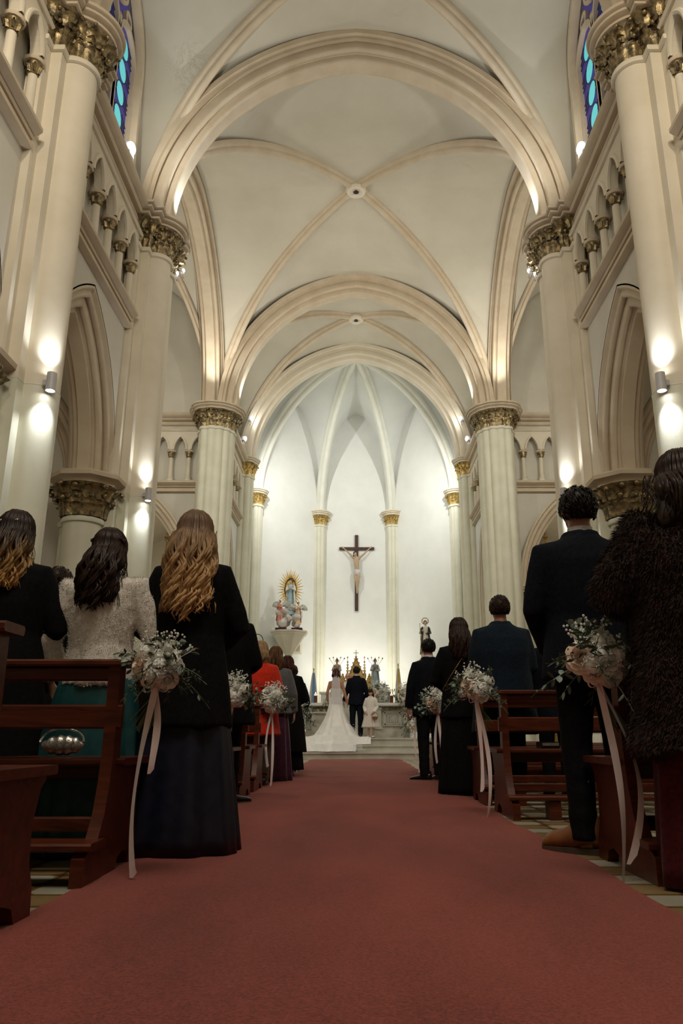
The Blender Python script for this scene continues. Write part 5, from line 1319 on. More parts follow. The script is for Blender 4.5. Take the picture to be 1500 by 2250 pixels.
bouquet((1.02, 3.30, 0.855), 1, 5, 'large white and blush bouquet with two long ribbons beside the fur coat', 1.05, tails=((0.03, 0.80), (0.09, 0.70)), spread=1.2)
bouquet((-0.98, 6.30, 0.87), -1, 8, 'white bouquet beside the long black gown, with pink ribbon', 1.0, tails=((-0.05, 0.78),))
bouquet((0.86, 5.66, 0.88), 1, 9, 'white bouquet with two ribbons on the pew end before the navy overcoat', 0.98, tails=((0.02, 0.62), (0.06, 0.80)), spread=1.15)
bouquet((-0.95, 8.9, 0.92), -1, 11, 'white bouquet on the left pew end beside the plum skirt', 1.25, tails=((0.02, 0.80), (-0.04, 0.6)))
bouquet((0.92, 8.9, 0.90), 1, 12, 'white bouquet on the right pew end beyond the long-haired woman', 1.15, tails=((0.02, 0.80), (-0.03, 0.55)))
bouquet((-0.92, 12.1, 0.90), -1, 14, 'white and green bouquet on the farthest left pew end', 1.2, ribbon=True, spread=1.2)
bouquet((0.92, 12.1, 0.93), 1, 15, 'white bouquet on the farthest right pew end', 1.15, ribbon=True, spread=1.1)

# ------------------------------------------------------------------ bridal couple
ZP = 0.48
def stepz(y):
    for e, z in ((19.42, 0.48), (19.06, 0.32), (18.7, 0.16)):
        if y > e: return z
    return 0.02
def stepz_s(y):
    return max(stepz(y + 0.07), stepz(y))
arm_l = ((0.23, -0.01, 1.13), (0.22, 0.12, 0.93), (-0.1, 0.6, -0.7), (-1, 0, 0))
hold_r = ((0.24, -0.03, 1.12), (0.30, 0.03, 0.89), (0.25, 0.15, -1), (-1, 0, 0))
P, k, Rm, hc = person('bride in white lace gown with veil and long train holding the groom\'s hand', 738, 1472, 1.70, 'skin_tan', Y=20.05, base=ZP, female=True, poses=(arm_l, hold_r), voxel=0.007, wide=1.0)
bx, by = P.location.x, P.location.y
m = MB(); loftz(m, [(0.78, 0.175, 0.13), (0.90, 0.178, 0.13), (1.0, 0.155, 0.115), (1.08, 0.138, 0.105), (1.16, 0.140, 0.108), (1.22, 0.146, 0.110)], 40); m.build('bodice', 'lace', P, smooth=180)
# mermaid skirt spreading into the train, draped over the steps
m = MB(); NA = 120; rings = []
for i in range(76):
    t = i / 75; ring = []
    for j in range(NA):
        a = 2 * PI * j / NA
        ca, sa = cos(a), sin(a)
        backw = max(0, -sa)
        fold = 1 + (0.04 * sin(11 * a + 1) + 0.025 * sin(17 * a)) * min(1, t * 1.5)
        if t < 0.55:
            u = t / 0.55; r = 0.172 - 0.02 * sin(u * PI) + 0.36 * u ** 1.7; x = r * ca * fold; z = 1.0 - 0.93 * u
            y = (0.13 * (1 - u) + 0.24 * u) * sa if sa > 0 else (0.13 + 0.50 * u ** 1.8) * sa * fold
        else:
            u = (t - 0.55) / 0.45
            r = 0.532 + u * (0.10 + 0.62 * abs(ca) * (1 - 0.25 * max(0, ca)) * min(1, 0.08 + backw * 1.7))
            x = r * ca * fold - 0.06 * u * backw
            y = (0.24 + 0.05 * u) * sa if sa > 0 else (0.63 + 0.72 * u) * sa * fold
            z = 0.07 * (1 - u) ** 2
        gz = stepz_s(by + y) - ZP
        fl = 0.014 + 0.025 * max(0, sin(13 * a + 3 * t)) * t * min(1, (1 - t) * 6 + 0.15)
        zz = max(z, gz + fl)
        if t > 0.3: zz = max(z + gz * min(1, (t - 0.3) / 0.45), gz + fl)
        ring.append((x, y, zz))
    rings.append(ring)
m.rings(rings, True); m.build('train', 'satin_white', P, smooth=180)
m = MB(); rows = []
for i in range(22):
    t = i / 21; rows.append([(0.30 + 0.55 * t + 0.05 * sin(6 * t) if q == 4 else -0.05 + (0.35 + 0.6 * t) * q / 4, -0.25 - 1.12 * t - 0.04 * q, max(0.30 * (1 - t) ** 1.5, 0) + stepz_s(by - 0.25 - 1.12 * t) - ZP + 0.045 + 0.01 * sin(q * 2 + 9 * t)) for q in range(5)])
m.rings(rows, False); m.build('tulle_overlay', 'train_tulle', P, smooth=180)
# hair, veil and bouquet
hair_long(P, hc, k, Rm, 'hair_auburn', 0.16, 60, 0.010, 0.95, 1.0, 0.10)
m = MB(); rows = []
for i in range(24):
    t = i / 23; z = hc.z + 0.10 - t * 0.85; w = 0.055 + 0.075 * t + 0.02 * sin(t * 4)
    y0 = -0.085 - 0.085 * min(1, t * 3)
    rows.append([(w * q / 5 + 0.012 * t, y0 + 0.03 * abs(q / 5) ** 2 + 0.012 * cos(q * 2.2) * t * 2, z) for q in range(-5, 6)])
m.rings(rows, False); m.build('veil', 'veil', P, smooth=180)
bouquet((bx - 0.26, by + 0.16, ZP + 0.88), -1, 31, 'small green and white bridal bouquet held in the bride\'s left hand', 0.6, ribbon=False, grp='altar flowers')
hold_l = ((0.25, 0.0, 1.12), (0.325, 0.03, 0.88), (0.05, 0.15, -1), (-1, 0, 0))
P, k, Rm, hc = person('groom in dark blue suit seen from behind beside the bride', 783, 1466, 1.78, Y=20.15, base=ZP, poses=(hold_l, 'down'), voxel=0.008)
trousers(P, 1.78, 'blue_suit', stance=0.10); garment_top(P, 1.78, 'blue_suit', 0.80, (((0.25, 0.0, 1.12), (0.325, 0.03, 0.88), (0.05, 0.15, -1), (-1, 0, 0)), 'down'), 'jacket', loose=0.022, wide=1.0, foldamp=0.005); shirt_collar(P, 1.78); hair_cap(P, hc, k, Rm, 'hair_black', 1.08)
P, k, Rm, hc = person('bald priest in cream vestment facing the bride and groom', 764, 1480, 1.70, 'skin_red', Y=21.25, base=ZP, rot=PI, poses=('front', 'front'))
skirt(P, 1.7, 'robe', 1.2, 0.02, 0.20, 0.30, 'robe', 8, 0.06, 0.8); garment_top(P, 1.7, 'robe', 0.85, ('front', 'front'), 'vestment', loose=0.05, sleeve=0.08); face(P, hc, k, Rm)
P, k, Rm, hc = person('flower girl with dark fringe in ivory cardigan and tulle dress', 814, 1519, 1.18, Y=20.0, base=ZP, rot=PI - 0.25, female=True, poses=('low', 'low'), voxel=0.008)
m = MB(); secs = []
loftz(m, [(0.72 * k, 0.15 * k, 0.12 * k, 0, 0, 0.0), (0.85 * k, 0.17 * k, 0.13 * k, 0, 0, 0.01), (1.10 * k, 0.14 * k, 0.11 * k)], 40); m.build('dress', 'blush_tulle', P, smooth=180)
skirt(P, 1.18, 'blush_tulle', 1.05, 0.38, 0.16, 0.33, 'tulle_skirt', 12, 0.10, 0.85)
garment_top(P, 1.18, 'ivory_knit', 0.98, ('low', 'low'), 'cardigan', loose=0.035, female=True); face(P, hc, k, Rm)
hair_long(P, hc, k, Rm, 'hair_dark', 0.30, 80, 0.008, 1.05, 1.0, 0.09, rad=0.012)
m = MB()
for i in range(22):
    x = -0.06 + 0.12 * i / 21; m.tube([hc + (Rm @ Vector((x * 0.6, 0.05, 0.125))) * k, hc + (Rm @ Vector((x, 0.105, 0.085))) * k, hc + (Rm @ Vector((x * 1.05, 0.108, 0.03))) * k], [0.007 * k, 0.008 * k, 0.004 * k], 5)
m.build('fringe', 'hair_dark', P)
for sd in (-1, 1): shoe_pair(P, k, 0.095 * k * sd, 'white')
gx, gy = P.location.x, P.location.y
r = empty('flower_basket', (gx + 0.10, gy - 0.2, ZP + 0.46), 'small wicker basket with white flowers and ribbon held by the flower girl', 'basket')
m = MB(); m.lathe([(0.05, 0.0), (0.065, 0.02), (0.075, 0.07), (0.078, 0.075), (0.065, 0.07), (0.04, 0.01)], (gx + 0.10, gy - 0.2, ZP + 0.44), 18); m.build('basket_body', 'leather', r)
m = MB(); m.tube([(gx + 0.10 + 0.07 * cos(a), gy - 0.2, ZP + 0.51 + 0.11 * sin(a)) for a in [PI * i / 12 for i in range(13)]], 0.005, 6); m.build('handle', 'leather', r)
m = MB()
for i in range(7): rose(m, (gx + 0.10 + 0.04 * cos(i * 0.9), gy - 0.2 + 0.04 * sin(i * 0.9), ZP + 0.53), 0.022, (0, -0.3, 1), i)
m.build('basket_flowers', 'petal_white', r)

# ------------------------------------------------------------------ altar
AY = 21.7
r = empty('altar', (0.04, AY, ZP), 'carved grey marble altar table with pilasters and sunk front panels', 'altar')
def pb(parent, name, mat, *boxes):
    m = MB()
    for b_ in boxes: m.box(*b_)
    return m.build(name, mat, parent, smooth=0)
x0, x1 = -1.42, 1.50
pb(r, 'plinth', 'marble', (x0 + 0.02, x1 - 0.02, AY - 0.32, AY + 0.5, ZP, ZP + 0.16), (x0 + 0.06, x1 - 0.06, AY - 0.29, AY + 0.5, ZP + 0.16, ZP + 0.22))
pb(r, 'altar_body', 'marble', (x0 + 0.12, x1 - 0.12, AY - 0.2, AY + 0.45, ZP + 0.22, ZP + 0.82))
for cx in (x0 + 0.13, x1 - 0.13, -0.52, 0.60):
    pb(r, 'pilaster', 'stone', (cx - 0.08, cx + 0.08, AY - 0.30, AY - 0.18, ZP + 0.22, ZP + 0.80), (cx - 0.10, cx + 0.10, AY - 0.32, AY - 0.18, ZP + 0.22, ZP + 0.28), (cx - 0.10, cx + 0.10, AY - 0.32, AY - 0.18, ZP + 0.74, ZP + 0.80))
for xa, xb in ((x0 + 0.26, -0.66), (-0.38, 0.46), (0.74, x1 - 0.26)):
    m = MB()
    for q in range(2):
        d = 0.04 * q
        m.box(xa + d, xb - d, AY - 0.225 - 0.012 * (q == 0), AY - 0.2, ZP + 0.30 + d, ZP + 0.325 + d); m.box(xa + d, xb - d, AY - 0.225, AY - 0.2, ZP + 0.675 - d, ZP + 0.70 - d)
        m.box(xa + d, xa + 0.025 + d, AY - 0.225, AY - 0.2, ZP + 0.30 + d, ZP + 0.70 - d); m.box(xb - 0.025 - d, xb - d, AY - 0.225, AY - 0.2, ZP + 0.30 + d, ZP + 0.70 - d)
    nn = 3
    for q in range(nn):
        xc = xa + (xb - xa) * (q + 0.5) / nn
        arch_sweep(m, (xc, AY - 0.2, ZP + 0.54), (1, 0), 0.045, 0.07, [(-0.02, 0.02), (-0.02, 0.0), (0.0, 0.0)], 5, 0.16)
    m.build('carved_panel', 'stone', r, smooth=0)
pb(r, 'frieze', 'bronze', (x0 + 0.35, x0 + 0.65, AY - 0.235, AY - 0.2, ZP + 0.735, ZP + 0.80), (0.78, 1.20, AY - 0.235, AY - 0.2, ZP + 0.735, ZP + 0.80))
pb(r, 'altar_top', 'stone', (x0, x1, AY - 0.38, AY + 0.52, ZP + 0.82, ZP + 0.90))
m = MB(); m.box(x0 + 0.0, x1 - 0.0, AY - 0.395, AY + 0.3, ZP + 0.90, ZP + 0.912)
n = 76
for i in range(n):
    xa = x0 + (x1 - x0) * i / n; w = (x1 - x0) / n
    m.add([(xa, AY - 0.396, ZP + 0.912), (xa + w, AY - 0.396, ZP + 0.912), (xa + w, AY - 0.398, ZP + 0.855), (xa + w / 2, AY - 0.40, ZP + 0.83), (xa, AY - 0.398, ZP + 0.855)], [(0, 1, 2, 3, 4)])
tag(recenter(m.build('altar_cloth', 'lace', smooth=0)), 'white altar cloth with scalloped lace edge', 'cloth')
def candle(x, y, z, label):
    q = empty('candle', (x, y, z), label, 'candle', 'altar candles')
    m = MB(); m.lathe([(0.035, 0), (0.05, 0.01), (0.045, 0.03), (0.05, 0.16), (0.055, 0.20), (0.045, 0.20)], (x, y, z), 14); m.build('candle_cup', 'candle_red', q)
    m = MB(); m.lathe([(0.042, 0.195), (0.042, 0.25), (0.02, 0.255)], (x, y, z), 14); m.build('wax', 'wax', q)
    m = MB(); m.lathe([(0.001, 0.25), (0.010, 0.265), (0.006, 0.285), (0.0005, 0.30)], (x, y, z), 8); m.build('flame', 'flame', q)
candle(-1.12, AY - 0.1, ZP + 0.912, 'lit candle in brown cup at the left end of the altar')
candle(0.98, AY - 0.1, ZP + 0.912, 'lit candle in brown cup right of the flower girl')
for i, (x, hh) in enumerate(((-0.92, 0.07), (-0.80, 0.05))):
    m = MB(); m.lathe([(0.04, 0), (0.045, 0.01), (0.02, 0.02), (0.05, 0.05), (0.055, hh + 0.03), (0.05, hh + 0.03)], (x, AY - 0.42, ZP + 0.63), 14)
# low shelf with small glass votives in front of the altar, left
r = empty('votive_shelf', (-0.98, AY - 0.48, ZP), 'small stone credence ledge left of the bride holding two glass cups', 'shelf')
pb(r, 'shelf_top', 'stone', (x0 + 0.14, -0.60, AY - 0.52, AY - 0.33, ZP + 0.63, ZP + 0.67)); pb(r, 'support', 'marble', (x0 + 0.22, -0.68, AY - 0.46, AY - 0.34, ZP, ZP + 0.63))
for i, x in enumerate((-1.02, -0.86)):
    q = MB(); q.lathe([(0.03, 0), (0.035, 0.01), (0.04, 0.07), (0.036, 0.07), (0.03, 0.015)], (x, AY - 0.43, ZP + 0.67), 14); tag(recenter(q.build('glass_cup', 'silver', smooth=60)), '%s small shiny cup on the stone ledge by the bride' % ('left' if i == 0 else 'right'), 'cup', 'votive cups')
bouquet((1.40, AY - 0.28, ZP + 1.06), 1, 41, 'wide mound of white flowers on the right end of the altar', 2.2, ribbon=False, stems=False, grp='altar flowers', spread=0.8)
bouquet((1.72, AY - 0.55, ZP + 0.62), 1, 42, 'white flowers cascading from the altar corner on the right', 1.7, ribbon=False, stems=False, grp='altar flowers', spread=1.1)
bouquet((1.52, AY - 0.75, ZP + 0.30), 1, 43, 'low white and green spray at the foot of the altar right corner', 1.5, ribbon=False, stems=False, grp='altar flowers', spread=1.2)
r = empty('flower_stand', (1.62, AY - 0.55, ZP), 'white flower stand at the right corner of the altar', 'stand')
pb(r, 'stand_frame', 'white', (1.42, 1.45, AY - 0.7, AY - 0.67, 0.33, ZP + 0.6), (1.80, 1.83, AY - 0.7, AY - 0.67, 0.33, ZP + 0.6), (1.42, 1.83, AY - 0.7, AY - 0.4, ZP + 0.47, ZP + 0.50))
bouquet((-1.60, AY - 0.5, ZP + 0.45), -1, 44, 'green and white spray by the left corner of the altar', 1.9, ribbon=False, stems=False, grp='altar flowers', spread=1.2)

# ------------------------------------------------------------------ high altar with tabernacle
BY = 26.2
r = empty('high_altar', (0, BY, ZP), 'white high altar with stepped shelves against the apse', 'altar')
pb(r, 'base', 'white', (-1.3, 1.3, BY, BY + 0.9, ZP, ZP + 1.0)); pb(r, 'lower_shelf', 'white', (-1.45, 1.45, BY - 0.06, BY + 0.95, ZP + 1.0, ZP + 1.08)); pb(r, 'upper_shelf', 'white', (-1.2, 1.2, BY + 0.35, BY + 0.9, ZP + 1.08, ZP + 1.42), (-1.25, 1.25, BY + 0.3, BY + 0.95, ZP + 1.42, ZP + 1.48))
def pinnacle(m, x, y, z, h, w, crockets=5, n=4):
    m.rings([[(x + r_ * cos(2 * PI * j / n + PI / 4), y + r_ * sin(2 * PI * j / n + PI / 4), z + zz) for j in range(n)] for r_, zz in ((w * 0.62, 0), (w * 0.62, h * 0.04), (w * 0.5, h * 0.06), (w * 0.5, h * 0.38), (w * 0.66, h * 0.40), (w * 0.66, h * 0.43), (w * 0.42, h * 0.46), (w * 0.05, h * 0.95))], True, (True, True))
    for i in range(crockets):
        t = 0.5 + 0.42 * i / crockets; rr_ = w * (0.42 * (1 - (t - 0.46) / 0.5)) + w * 0.1
        for j in range(4):
            a = j * PI / 2 + PI / 4; m.ball((x + rr_ * cos(a), y + rr_ * sin(a), z + h * t), w * 0.13, n=6, m=5)
    m.ball((x, y, z + h * 0.955), w * 0.16, n=8, m=6); m.ball((x, y, z + h * 0.985), w * 0.09, n=8, m=6); m.tube([(x - w * 0.2, y, z + h * 0.97), (x + w * 0.2, y, z + h * 0.97)], w * 0.07, 6)
    # gablets on the four faces
    for j in range(4):
        a = j * PI / 2; dx, dy = cos(a), sin(a); s_ = w * 0.4
        m.add([(x + dx * s_ * 1.15 - dy * s_, y + dy * s_ * 1.15 + dx * s_, z + h * 0.38), (x + dx * s_ * 1.15 + dy * s_, y + dy * s_ * 1.15 - dx * s_, z + h * 0.38), (x + dx * s_ * 1.15, y + dy * s_ * 1.15, z + h * 0.52), (x, y, z + h * 0.46)], [(0, 1, 2), (0, 2, 3), (1, 3, 2)])
def gable(m, x, y, z, w, h, d):
    m.rings([[(x - w / 2, yy, z), (x + w / 2, yy, z), (x + w / 2, yy, z + h * 0.45), (x, yy, z + h), (x - w / 2, yy, z + h * 0.45)] for yy in (y, y + d)], True, (True, True))
    for sg in (-1, 1):
        m.tube([(x + sg * w * 0.55, y - 0.02, z + h * 0.43), (x, y - 0.02, z + h * 1.02)], w * 0.035, 6)
        for i in range(5):
            t = (i + 0.5) / 5; m.ball((x + sg * w * 0.55 * (1 - t) + sg * w * 0.05, y - 0.01, z + h * (0.43 + 0.59 * t) + w * 0.03), w * 0.05, n=6, m=5)
    for s_ in (1.0, 0.62):
        st = len(m.v); arch_sweep(m, (x, y - 0.03, z + h * 0.30), (1, 0), w * 0.30 * s_, h * 0.30 * s_, [(-0.02, 0.04 * w), (-0.02, 0.0), (0.03, 0.0)], 7, h * 0.28)
r = empty('tabernacle', (0.0, BY + 0.5, ZP + 1.48), 'gilt gothic tabernacle with pointed gable, side pinnacles and cross', 'tabernacle')
m = MB(); gable(m, 0.0, BY + 0.4, ZP + 1.48, 0.50, 1.14, 0.35); m.build('gable_front', 'gold', r, smooth=30)
for sg in (-1, 1):
    m = MB(); pinnacle(m, sg * 0.29, BY + 0.35, ZP + 1.48, 1.2, 0.13); m.build('pinnacle', 'gold', r, smooth=30)
    m = MB(); gable(m, sg * 0.46, BY + 0.5, ZP + 1.48, 0.26, 0.62, 0.2); m.build('side_gable', 'gold', r, smooth=30)
m = MB(); pinnacle(m, 0, BY + 0.5, ZP + 1.9, 0.80, 0.2); m.build('spire', 'gold', r, smooth=30)
m = MB(); m.tube([(0, BY + 0.45, ZP + 2.60), (0, BY + 0.45, ZP + 2.90)], 0.010, 6); m.tube([(-0.09, BY + 0.45, ZP + 2.80), (0.09, BY + 0.45, ZP + 2.80)], 0.010, 6); m.build('cross', 'bronze', r)

def figure_statue(parent, c, H, cols, wings=None, arms='pray', skin='statue_skin', hair='hair_brown', rot=0.0, lean=0.0):
    """standing robed figure of height H facing the nave (-Y); cols = (robe, cloak)"""
    k = H / 1.75; st_v = Vector(c)
    def put(mb, name, mat, par=parent):
        mb.v = [tuple(st_v + Matrix.Rotation(PI + rot, 3, 'Z') @ Vector(v)) for v in mb.v]; return mb.build(name, mat, par, smooth=180)
    m = MB(); secs = []
    for z, r_ in ((0.0, 0.22), (0.08, 0.22), (0.4, 0.19), (0.8, 0.16), (1.0, 0.15), (1.1, 0.125), (1.3, 0.15), (1.42, 0.145), (1.48, 0.07), (1.55, 0.045)):
        secs.append((z * k, r_ * k, r_ * 0.72 * k, lean * sin(z * 2) * k, 0, 0.10 if z < 1.0 else 0.0))
    loftz(m, secs, 48, 9, 0, 1.3); b = fuse(m, 0.012 * k if k > 0.6 else 0.010 * k, 1); put(b, 'robe', cols[0])
    m = MB()
    if arms == 'pray': A = [[(0.16, 0, 1.40), (0.22, 0.06, 1.18), (0.05, 0.17, 1.26)], [(-0.16, 0, 1.40), (-0.22, 0.06, 1.18), (-0.05, 0.17, 1.28)]]
    elif arms == 'hold': A = [[(0.16, 0, 1.40), (0.24, 0.04, 1.15), (0.16, 0.22, 1.22)], [(-0.16, 0, 1.40), (-0.22, 0.05, 1.15), (-0.02, 0.20, 1.12)]]
    for a in A:
        m.tube([Vector(p) * k for p in a], [0.055 * k, 0.060 * k, 0.050 * k], 10)
    # cloak hanging behind and over one side
    rows = []
    for i in range(12):
        t = i / 11; z = 1.45 - 1.28 * t
        rows.append([((0.17 + 0.12 * t) * cos(a) * k, ((0.13 + 0.09 * t) * sin(a) - 0.01) * k * (1 + 0.06 * sin(9 * a)), z * k) for a in [PI * (0.75 + 1.5 * j / 20) for j in range(21)]])
    m.rings(rows + [[(x * 0.93, y * 0.93, z) for x, y, z in r_] for r_ in rows[::-1]], False); put(m, 'cloak', cols[1])
    m = MB(); head_mb(m, (lean * 0.3 * k, 0.01 * k, 1.63 * k), k * 0.98); m.tube([(0, 0, 1.48 * k), (0, 0, 1.58 * k)], 0.045 * k, 10)
    for a in A: m.ball(Vector(a[2]) * k + Vector((0, 0.03 * k, 0.02 * k)), 0.032 * k, 0.04 * k, 0.045 * k, 8, 6)
    b = fuse(m, 0.010 * k, 1); put(b, 'head_and_hands', skin)
    m = MB()
    rr = []
    for i in range(12):
        th = PI * 0.75 * i / 11 + 0.01
        rr.append([Vector((0.092 * sin(th * (1 - .4 * max(0, sin(a)))) * cos(a) * k, (-0.014 + 0.112 * sin(th * (1 - .4 * max(0, sin(a)))) * sin(a)) * k, (1.655 + 0.108 * cos(th * (1 - .4 * max(0, sin(a))))) * k)) for a in [2 * PI * j / 20 for j in range(20)]])
    m.rings(rr, True, (True, False)); put(m, 'hair', hair)
    if wings:
        for sg in (-1, 1):
            m = MB(); base = Vector((sg * 0.06, -0.10, 1.32)) * k
            for i in range(9):
                a = math.radians(wings[0] + (wings[1] - wings[0]) * i / 8); L = (0.75 - 0.045 * i) * k
                d = Vector((sg * cos(a), -0.25, sin(a))).normalized()
                oval_leaf(m, base + Vector((sg * 0.03 * i * k * .5, 0, 0)), d, (0, 1, 0.1), L * 1.25, 0.30 * k)
            m.v = m.v + [tuple(Vector(v) + Vector((0, -0.012 * k, 0))) for v in m.v]; nf = len(m.f); nv = len(m.v) // 2
            m.f = m.f + [[q + nv for q in f] for f in m.f]; m.m = m.m * 2
            put(m, 'wing', 'wing_grey')
M['statue_skin'] = skinmat('painted_plaster_skin', (0.62, 0.42, 0.30)); M['wing_grey'] = mat_noise('painted_feathers', (0.34, 0.37, 0.34), (0.60, 0.58, 0.50), 20, 0.6, 0.2)
M['st_blue'] = mat_noise('pale_blue_paint', (0.26, 0.40, 0.46), (0.42, 0.56, 0.60), 6, 0.5, 0.1); M['st_white'] = mat_noise('ivory_paint', (0.56, 0.52, 0.45), (0.72, 0.68, 0.60), 6, 0.5, 0.1)
M['st_pink'] = mat_noise('salmon_paint', (0.55, 0.20, 0.14), (0.66, 0.32, 0.23), 6, 0.5, 0.1); M['st_cream'] = mat_noise('peach_paint', (0.62, 0.42, 0.27), (0.74, 0.56, 0.40), 6, 0.5, 0.1)
M['st_grey'] = mat_noise('cloud_paint', (0.42, 0.38, 0.35), (0.62, 0.58, 0.54), 6, 0.6, 0.2); M['st_black'] = mat_noise('black_habit', (0.015, 0.012, 0.012), (0.035, 0.025, 0.02), 6, 0.5, 0.1)
for sg, cols, nm, arms in ((-1, ('st_cream', 'st_white'), 'peach-robed angel statue on the high altar, left of the tabernacle', 'hold'), (1, ('st_blue', 'st_white'), 'pale blue robed angel statue on the high altar, right of the tabernacle', 'hold')):
    c = (sg * 0.66 + 0.0, BY + 0.55, ZP + 1.48)
    r = empty('angel_statue', c, nm, 'statue', 'altar angels')
    figure_statue(r, (c[0], c[1], c[2]), 1.12, cols, None, arms, rot=sg * 0.2)
    m = MB()
    for q in range(5):
        dx = (q - 2) * 0.085; m.tube(catmull([(c[0] - sg * 0.02, c[1] - 0.12, c[2] + 0.75), (c[0] + dx * 0.8, c[1] - 0.12, c[2] + 0.95), (c[0] + dx * 1.5, c[1] - 0.1, c[2] + 1.12 + 0.03 * (q % 2))], 5), 0.006, 5); m.lathe([(0.012, 0), (0.022, 0.02), (0.01, 0.05)], (c[0] + dx * 1.5, c[1] - 0.1, c[2] + 1.11 + 0.03 * (q % 2)), 8)
    m.build('candelabrum', 'bronze', r)
bouquet((0.78, BY + 0.0, ZP + 1.42), 1, 51, 'white lily arrangement with green leaves below the blue angel', 2.4, ribbon=False, stems=False, grp='altar flowers', spread=1.2)
r = empty('flower_pedestal', (0.80, BY - 0.35, ZP), 'white pedestal block behind the flower girl', 'pedestal')
pb(r, 'pedestal_body', 'white', (0.55, 1.15, BY - 0.55, BY - 0.1, ZP, ZP + 0.98)); pb(r, 'pedestal_top', 'white', (0.50, 1.20, BY - 0.6, BY - 0.06, ZP + 0.98, ZP + 1.03))

# ------------------------------------------------------------------ crucifix
CY = 31.02; cz0, cz1 = 5.42, 8.62
r = empty('crucifix', (0.03, CY, cz0), 'tall dark wooden crucifix with carved figure hanging on the white apse wall', 'crucifix')
m = MB(); m.box(-0.05, 0.09, CY - 0.10, CY - 0.02, cz0, cz1); m.build('upright', 'crosswood', r)
m = MB(); m.box(-0.70, 0.76, CY - 0.12, CY - 0.04, 7.98, 8.09); m.build('crossbar', 'crosswood', r)
m = MB(); X = 0.03; Yc = CY - 0.20
m.tube([(X, Yc, 7.02), (X + 0.01, Yc - 0.02, 7.18), (X - 0.015, Yc - 0.03, 7.36), (X - 0.02, Yc - 0.02, 7.55), (X - 0.01, Yc, 7.66)], [(0.095, 0.07), (0.085, 0.065), (0.10, 0.075), (0.12, 0.075), (0.06, 0.05)], 14, up=(1, 0, 0))
for sg in (-1, 1):
    m.tube([(X + sg * 0.06, Yc, 7.60), (X + sg * 0.16, Yc + 0.01, 7.66), (X + sg * 0.34, Yc + 0.03, 7.83), (X + sg * 0.54, Yc + 0.06, 8.04)], [0.05, 0.045, 0.034, 0.022], 10)
    hand_mb(m, (X + sg * 0.54, Yc + 0.06, 8.04), (sg * 0.7, 0, 0.5), (0, -1, 0), sg, 0.4, 0.75)
    m.tube([(X + sg * 0.05, Yc, 7.05), (X + sg * 0.055, Yc - 0.06, 6.82), (X + sg * 0.045 + 0.02, Yc - 0.09, 6.62), (X + sg * 0.02 + 0.02, Yc - 0.01, 6.38), (X + sg * 0.01 + 0.01, Yc + 0.04, 6.22), (X + 0.01, Yc + 0.0, 6.12)], [0.075, 0.065, 0.048, 0.042, 0.028, 0.024], 12)
m.tube([(X - 0.01, Yc, 7.62), (X - 0.04, Yc - 0.02, 7.72)], 0.04, 10)
head_mb(m, (X - 0.07, Yc - 0.05, 7.76), 0.80, Matrix.Rotation(PI, 3, 'Z') @ Matrix.Rotation(-0.35, 3, 'X'))
b = fuse(m, 0.010, 1); b.build('carved_figure', skinmat('carved_figure_paint', (0.46, 0.33, 0.20)), r, smooth=180, recalc=False)
m = MB(); m.tube([(X, Yc - 0.01, 7.10), (X, Yc - 0.03, 6.98), (X - 0.02, Yc - 0.05, 6.86)], [(0.12, 0.10), (0.13, 0.11), (0.10, 0.09)], 16, up=(1, 0, 0)); m.tube([(X + 0.10, Yc - 0.04, 7.08), (X + 0.13, Yc - 0.04, 6.80)], [0.03, 0.045], 8); m.build('loincloth', 'st_grey', r, smooth=180)
m = MB(); m.ball((X - 0.08, Yc - 0.03, 7.80), 0.075, 0.085, 0.08, 12, 8); m.tube([(X - 0.12, Yc - 0.03, 7.78), (X - 0.13, Yc - 0.04, 7.66)], [0.03, 0.015], 7); m.build('hair', 'hair_dark', r, smooth=180)

# ------------------------------------------------------------------ marian statue on its corbel
mx, my = -2.50, 28.55
c1 = at_y(635, 1388, my); ct = c1.z; mx = c1.x
r = empty('corbel', (mx, my, ct - 1.1), 'cream polygonal stone corbel tapering to a point on the left apse wall', 'corbel')
def octo(rad, z, cx=mx, cy=my): return [(cx + rad * cos(PI / 8 + j * PI / 4), cy + rad * sin(PI / 8 + j * PI / 4), z) for j in range(8)]
m = MB(); m.rings([octo(rr_, ct + z) for rr_, z in ((0.04, -1.0), (0.10, -0.93), (0.62, -0.16), (0.66, -0.14))], True, (True, True)); m.rings([[(x + (0.5) * 0 , y, z) for x, y, z in octo(0.1, ct - 0.95)], [(x * 0 + mx - 0.25 + 0.0, y * 0 + my + 0.9, ct - 0.8) for x, y, z in octo(0.1, ct)]], True); m.build('corbel_body', 'cream', r, smooth=20)
m = MB(); m.rings([octo(rr_, ct + z) for rr_, z in ((0.66, -0.14), (0.70, -0.11), (0.68, -0.08), (0.74, -0.05), (0.75, 0.0), (0.1, 0.0))], True, (True, True)); m.build('corbel_top', 'cream', r, smooth=20)
m = MB(); m.box(mx - 0.5, mx + 0.4, my + 0.2, my + 1.4, ct - 0.7, ct - 0.02); m.build('corbel_back', 'cream', r)
r = empty('madonna_statue', (mx, my, ct), 'painted statue of a robed woman in blue on clouds with golden sunburst and two angels', 'statue')
m = MB()
for sx in (-0.30, 0.30): m.box(mx + sx - 0.2, mx + sx + 0.2, my - 0.25, my + 0.2, ct, ct + 0.12)
m.build('pedestal', 'plum', r)
m = MB(); rr_ = random.Random(4)
for i in range(26): m.ball((mx + rr_.uniform(-0.38, 0.38), my + rr_.uniform(-0.2, 0.2), ct + 0.12 + rr_.uniform(0.05, 0.62)), rr_.uniform(0.09, 0.19), n=12, m=8)
fuse(m, 0.02, 2, lambda v: 0.02 * mnoise.noise(v * 9)).build('clouds', 'st_grey', r, smooth=180, recalc=False)
